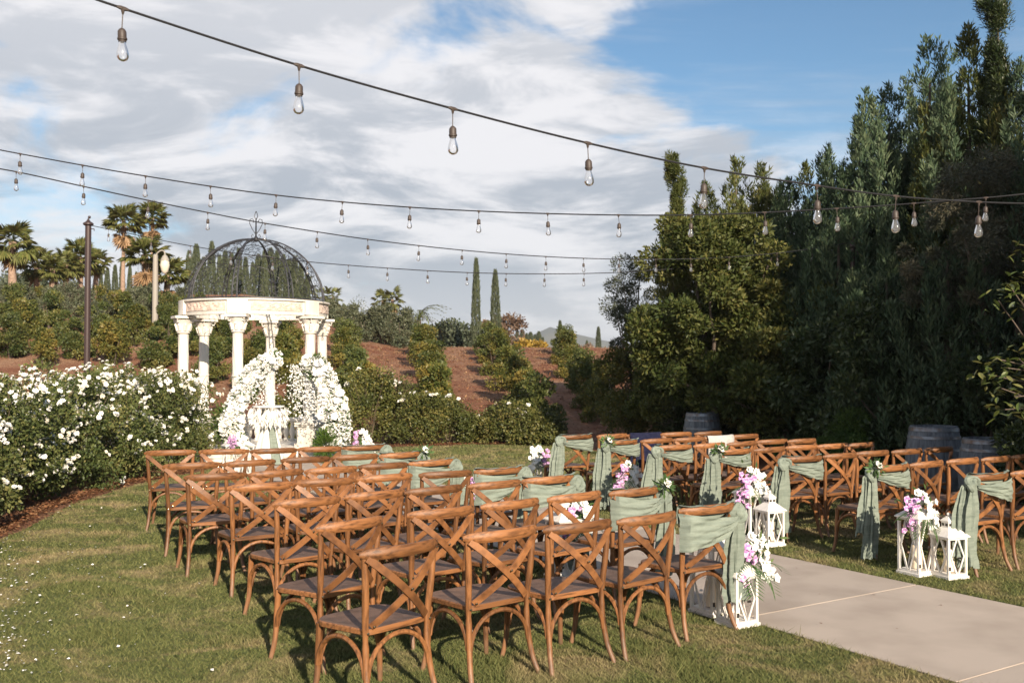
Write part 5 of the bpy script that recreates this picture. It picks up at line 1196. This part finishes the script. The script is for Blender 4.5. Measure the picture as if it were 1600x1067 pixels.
# ------------------------------------------------------------------ string lights and poles
SOCK = MB().lathe([(.006, 0), (.014, -.006), (.020, -.016), (.0205, -.045), (.023, -.047), (.023, -.055), (.019, -.058), (.018, -.066)], 12).mesh('socket', M['socket'])
BULB = MB().lathe([(.0155, -.064), (.0165, -.075), (.024, -.100), (.0285, -.122), (.0275, -.138), (.020, -.150), (.009, -.156), (.0004, -.157)], 14).mesh('bulb', M['bulb'])
FIL = MB().tube([(0, 0, -.066), (0, 0, -.085), (.006, 0, -.115), (-.006, 0, -.118), (0, 0, -.085)], .0015, 4).mesh('filament', M['rivet'])
def string(pts, lamps, label, r=.0045, drop=.095, sc=1.0):
    """pts: places along the cable; lamps: photo x of each hanging lamp"""
    c = spline(pts, 14); root = empty('string_lights', pts[0], 0, label, 'string lights', 'strings of bulbs over the chairs'); o = Vector(pts[0])
    MB().tube([p-o for p in c], r*sc, 6).build('cable', M['cable'], root)
    pxs = [800+FPX*p.x/(p.y) for p in c]
    for lx in lamps:
        best = None
        for i in range(len(c)-1):
            a, b = pxs[i]-lx, pxs[i+1]-lx
            if a <= 0 <= b or b <= 0 <= a: best = c[i].lerp(c[i+1], abs(a)/max(1e-6, abs(a)+abs(b))); tg = (c[i+1]-c[i]).normalized(); break
        if best is None: continue
        q = best-o; sw = Vector((random.gauss(0, .004), random.gauss(0, .004), 0))
        hg = MB().tube([q-tg*.028*sc, q-tg*.012*sc, q+tg*.012*sc, q+tg*.028*sc], [.006*sc, .010*sc, .010*sc, .006*sc], 7).tube([q+Vector((0, 0, .004)), q-Vector((0, 0, .028*sc))], [.012*sc, .005*sc], 7).tube([q-Vector((0, 0, .02*sc)), q-Vector((0, 0, drop*sc))+sw], .0028*sc, 5)
        hg.build('hanger', M['socket'], root)
        s = put('socket', SOCK, root, q-Vector((0, 0, drop*sc))+sw, (random.gauss(0, .03), random.gauss(0, .03), 0), sc); b = put('bulb', BULB, s); put('filament', FIL, b) if False else None
    return root
string([P(120, -12, 4.55), P(187, 12, 4.6), P(465, 102, 4.95), P(707, 170, 5.3), P(919, 224, 5.65), P(1102, 263, 6.0), P(1275, 290, 6.35), P(1402, 307, 6.6), P(1532, 316, 6.85), P(1640, 319, 7.1)],
       [187, 465, 707, 919, 1102, 1278, 1402, 1532], 'nearest string of bulbs crossing the whole picture from top left', r=.0062, sc=.98)
string([P(-60, 222, 11.2), P(28, 240, 11.2), P(225, 275, 11.1), P(430, 305, 11), P(640, 324, 10.9), P(856, 334, 10.7), P(1080, 336, 10.4), P(1309, 326, 10.1), P(1543, 309, 9.7), P(1660, 296, 9.6)],
       [28, 126, 225, 327, 430, 534, 640, 748, 856, 967, 1080, 1196, 1309, 1430, 1543], 'second string of bulbs, highest of the three far ones at left', r=.0075, sc=.98, drop=.085)
string([P(-60, 255, 12.2), P(22, 268, 12.4), P(128, 291, 12.7), P(230, 313, 13.2), P(323, 332, 13.6), P(413, 349, 14), P(574, 374, 15), P(722, 391, 16), P(853, 401, 17), P(970, 405, 17.6), P(1100, 404, 18.0), P(1220, 395, 17.8), P(1332, 379, 17.3)],
       [22, 128, 230, 323, 413, 495, 574, 654, 722, 791, 853, 912, 968, 1025, 1080, 1140, 1215, 1270], 'third string of bulbs, passing the tip of the gazebo dome', r=.0085, sc=1.0, drop=.085)
string([P(140, 352, 19.5), P(235, 372, 19.4), P(296, 384, 19.3), P(385, 398, 19.0), P(480, 409, 18.7), P(605, 419, 18.6), P(730, 426, 18.6), P(851, 428, 18.6), P(960, 426, 18.7), P(1070, 419, 18.8)],
       [168, 235, 296, 360, 425, 480, 544, 605, 668, 730, 791, 851, 913], 'lowest string of bulbs, tied to the brown pole at left', r=.0085, sc=1.0, drop=.085)
string([Vector((-6.5, -4.6, 3.75)), Vector((-2.5, -3.5, 3.35)), Vector((1.0, -2.45, 3.15)), Vector((4.2, -1.55, 3.1)), Vector((7.5, -.6, 3.2)), Vector((11, .4, 3.5))], [], 'string of bulbs hung just behind the photographer', r=.0062)
def pole(px, pyt, Y, r, label):
    p = P(px, pyt, Y); root = empty('light_pole', (p.x, p.y, 0), 0, label, 'pole'); h = p.z
    MB().tube([(0, 0, -.1), (0, 0, h)], r, 12).build('post', M['pole'], root); MB().lathe([(r*1.1, h), (r*1.7, h+.02), (r*1.7, h+.05), (r*.9, h+.08), (.02, h+.12), (.012, h+.15)], 12).ball((.02, 0, h+.17), .03, 8, 5).build('cap', M['pole'], root)
    MB().tube([(r*.9, 0, h-.06), (r*2.0, 0, h-.06), (r*2.0, 0, h-.1)], .01, 6).build('hook', M['pole'], root)
pole(138, 353, 19.5, .058, 'brown steel pole rising out of the white roses at left'); pole(1332, 388, 17.3, .045, 'dark pole hidden in the shade of the conifers')
def lamp_post():
    b, h = tip(243, 398, 42); root = empty('lamp_post', b, 0, 'weathered lamp post with hanging lantern head among the palms', 'street lamp')
    MB().tube([(0, 0, -.2), (0, 0, h-.6), (0, 0, h)], [.13, .11, .10], 10).build('post', M['lampmetal'], root); MB().tube(bez((0, 0, h-.05), (.15, 0, h+.25), (.42, 0, h+.25), (.40, 0, h-.02), 8), .03, 6).build('arm', M['lampmetal'], root)
    MB().lathe([(.03, h-.0), (.10, h-.06), (.18, h-.22), (.19, h-.26)], 10, (.40, 0, 0)).build('hood', M['lampmetal'], root); MB().lathe([(.17, h-.26), (.20, h-.45), (.14, h-.72), (.05, h-.80)], 10, (.40, 0, 0)).build('lamp_glass', M['lampglass'], root)
lamp_post()
def stake():
    p = P(953, 648, 22.6); z = float(hz(p.x, p.y)); root = empty('garden_stake', (p.x, p.y, z), 0, 'thin white garden stake standing in the mulch by the tree line', 'stake'); h = P(953, 590, 22.6).z-z
    MB().tube([(.03, 0, -.1), (0, 0, h)], .018, 8).build('rod', M['stakewhite'], root); MB().tube([(.022, 0, h*.22), (.012, 0, h*.5)], .024, 8).build('sleeve', M['latch'], root)
stake()

# ------------------------------------------------------------------ weeds and clods on the mulch slope
def weeds():
    n = 5200; x = RNG.uniform(-13, 5, n); y = 23.3+RNG.random(n)**.8*24
    k = RNG.random(n) < .35+.65*(np.sin(x*1.3+y*.7)*np.sin(y*.9-x*.4) > .1); x, y = x[k], y[k]; n = len(x); z = hz(x, y)
    q = 5; p = np.repeat(np.stack([x, y, z], 1), q, 0)+RNG.normal(size=(n*q, 3))*[.06, .06, .01]; d = unit(rdirs(n*q)*[1, 1, .3]+[0, 0, .55])
    tag(put('dry_weeds', leaf_mesh('dry_weeds', p, d, .11*(.4+RNG.random(n*q)), .018, M['palmdead'], np.clip(RNG.random(n*q)*.9, 0, 1))), kind='stuff', label='dry grass wisps scattered over the red mulch slope', cat='weeds')
    n = 9000; x = RNG.uniform(-13, 5, n); y = 23.2+RNG.random(n)**.8*22; z = hz(x, y)+.02
    tag(put('bark_chips', leaf_mesh('bark_chips', np.stack([x, y, z], 1), unit(rdirs(n)*[1, 1, .35]), .12*(.4+RNG.random(n)), .05, M['mulchleaf'], RNG.random(n), nrm=unit(RNG.normal(size=(n, 3))*.4+[0, 0, 1]))), kind='stuff', label='coarse bark chips covering the slope behind the roses', cat='bark chips')
weeds()

# ------------------------------------------------------------------ the air
def haze():
    m = bpy.data.materials.new('hazy_air'); m.use_nodes = True; nt = m.node_tree; nt.nodes.clear(); o = nt.nodes.new('ShaderNodeOutputMaterial'); v = nt.nodes.new('ShaderNodeVolumePrincipled')
    v.inputs['Color'].default_value = (.80, .86, .95, 1); v.inputs['Density'].default_value = .00022; v.inputs['Anisotropy'].default_value = .2; nt.links.new(v.outputs[0], o.inputs['Volume'])
    b = MB().box((0, 1950, 44), (7400, 5300, 136)); ob = b.build('haze', m, smooth=False); ob['kind'] = 'stuff'
haze()
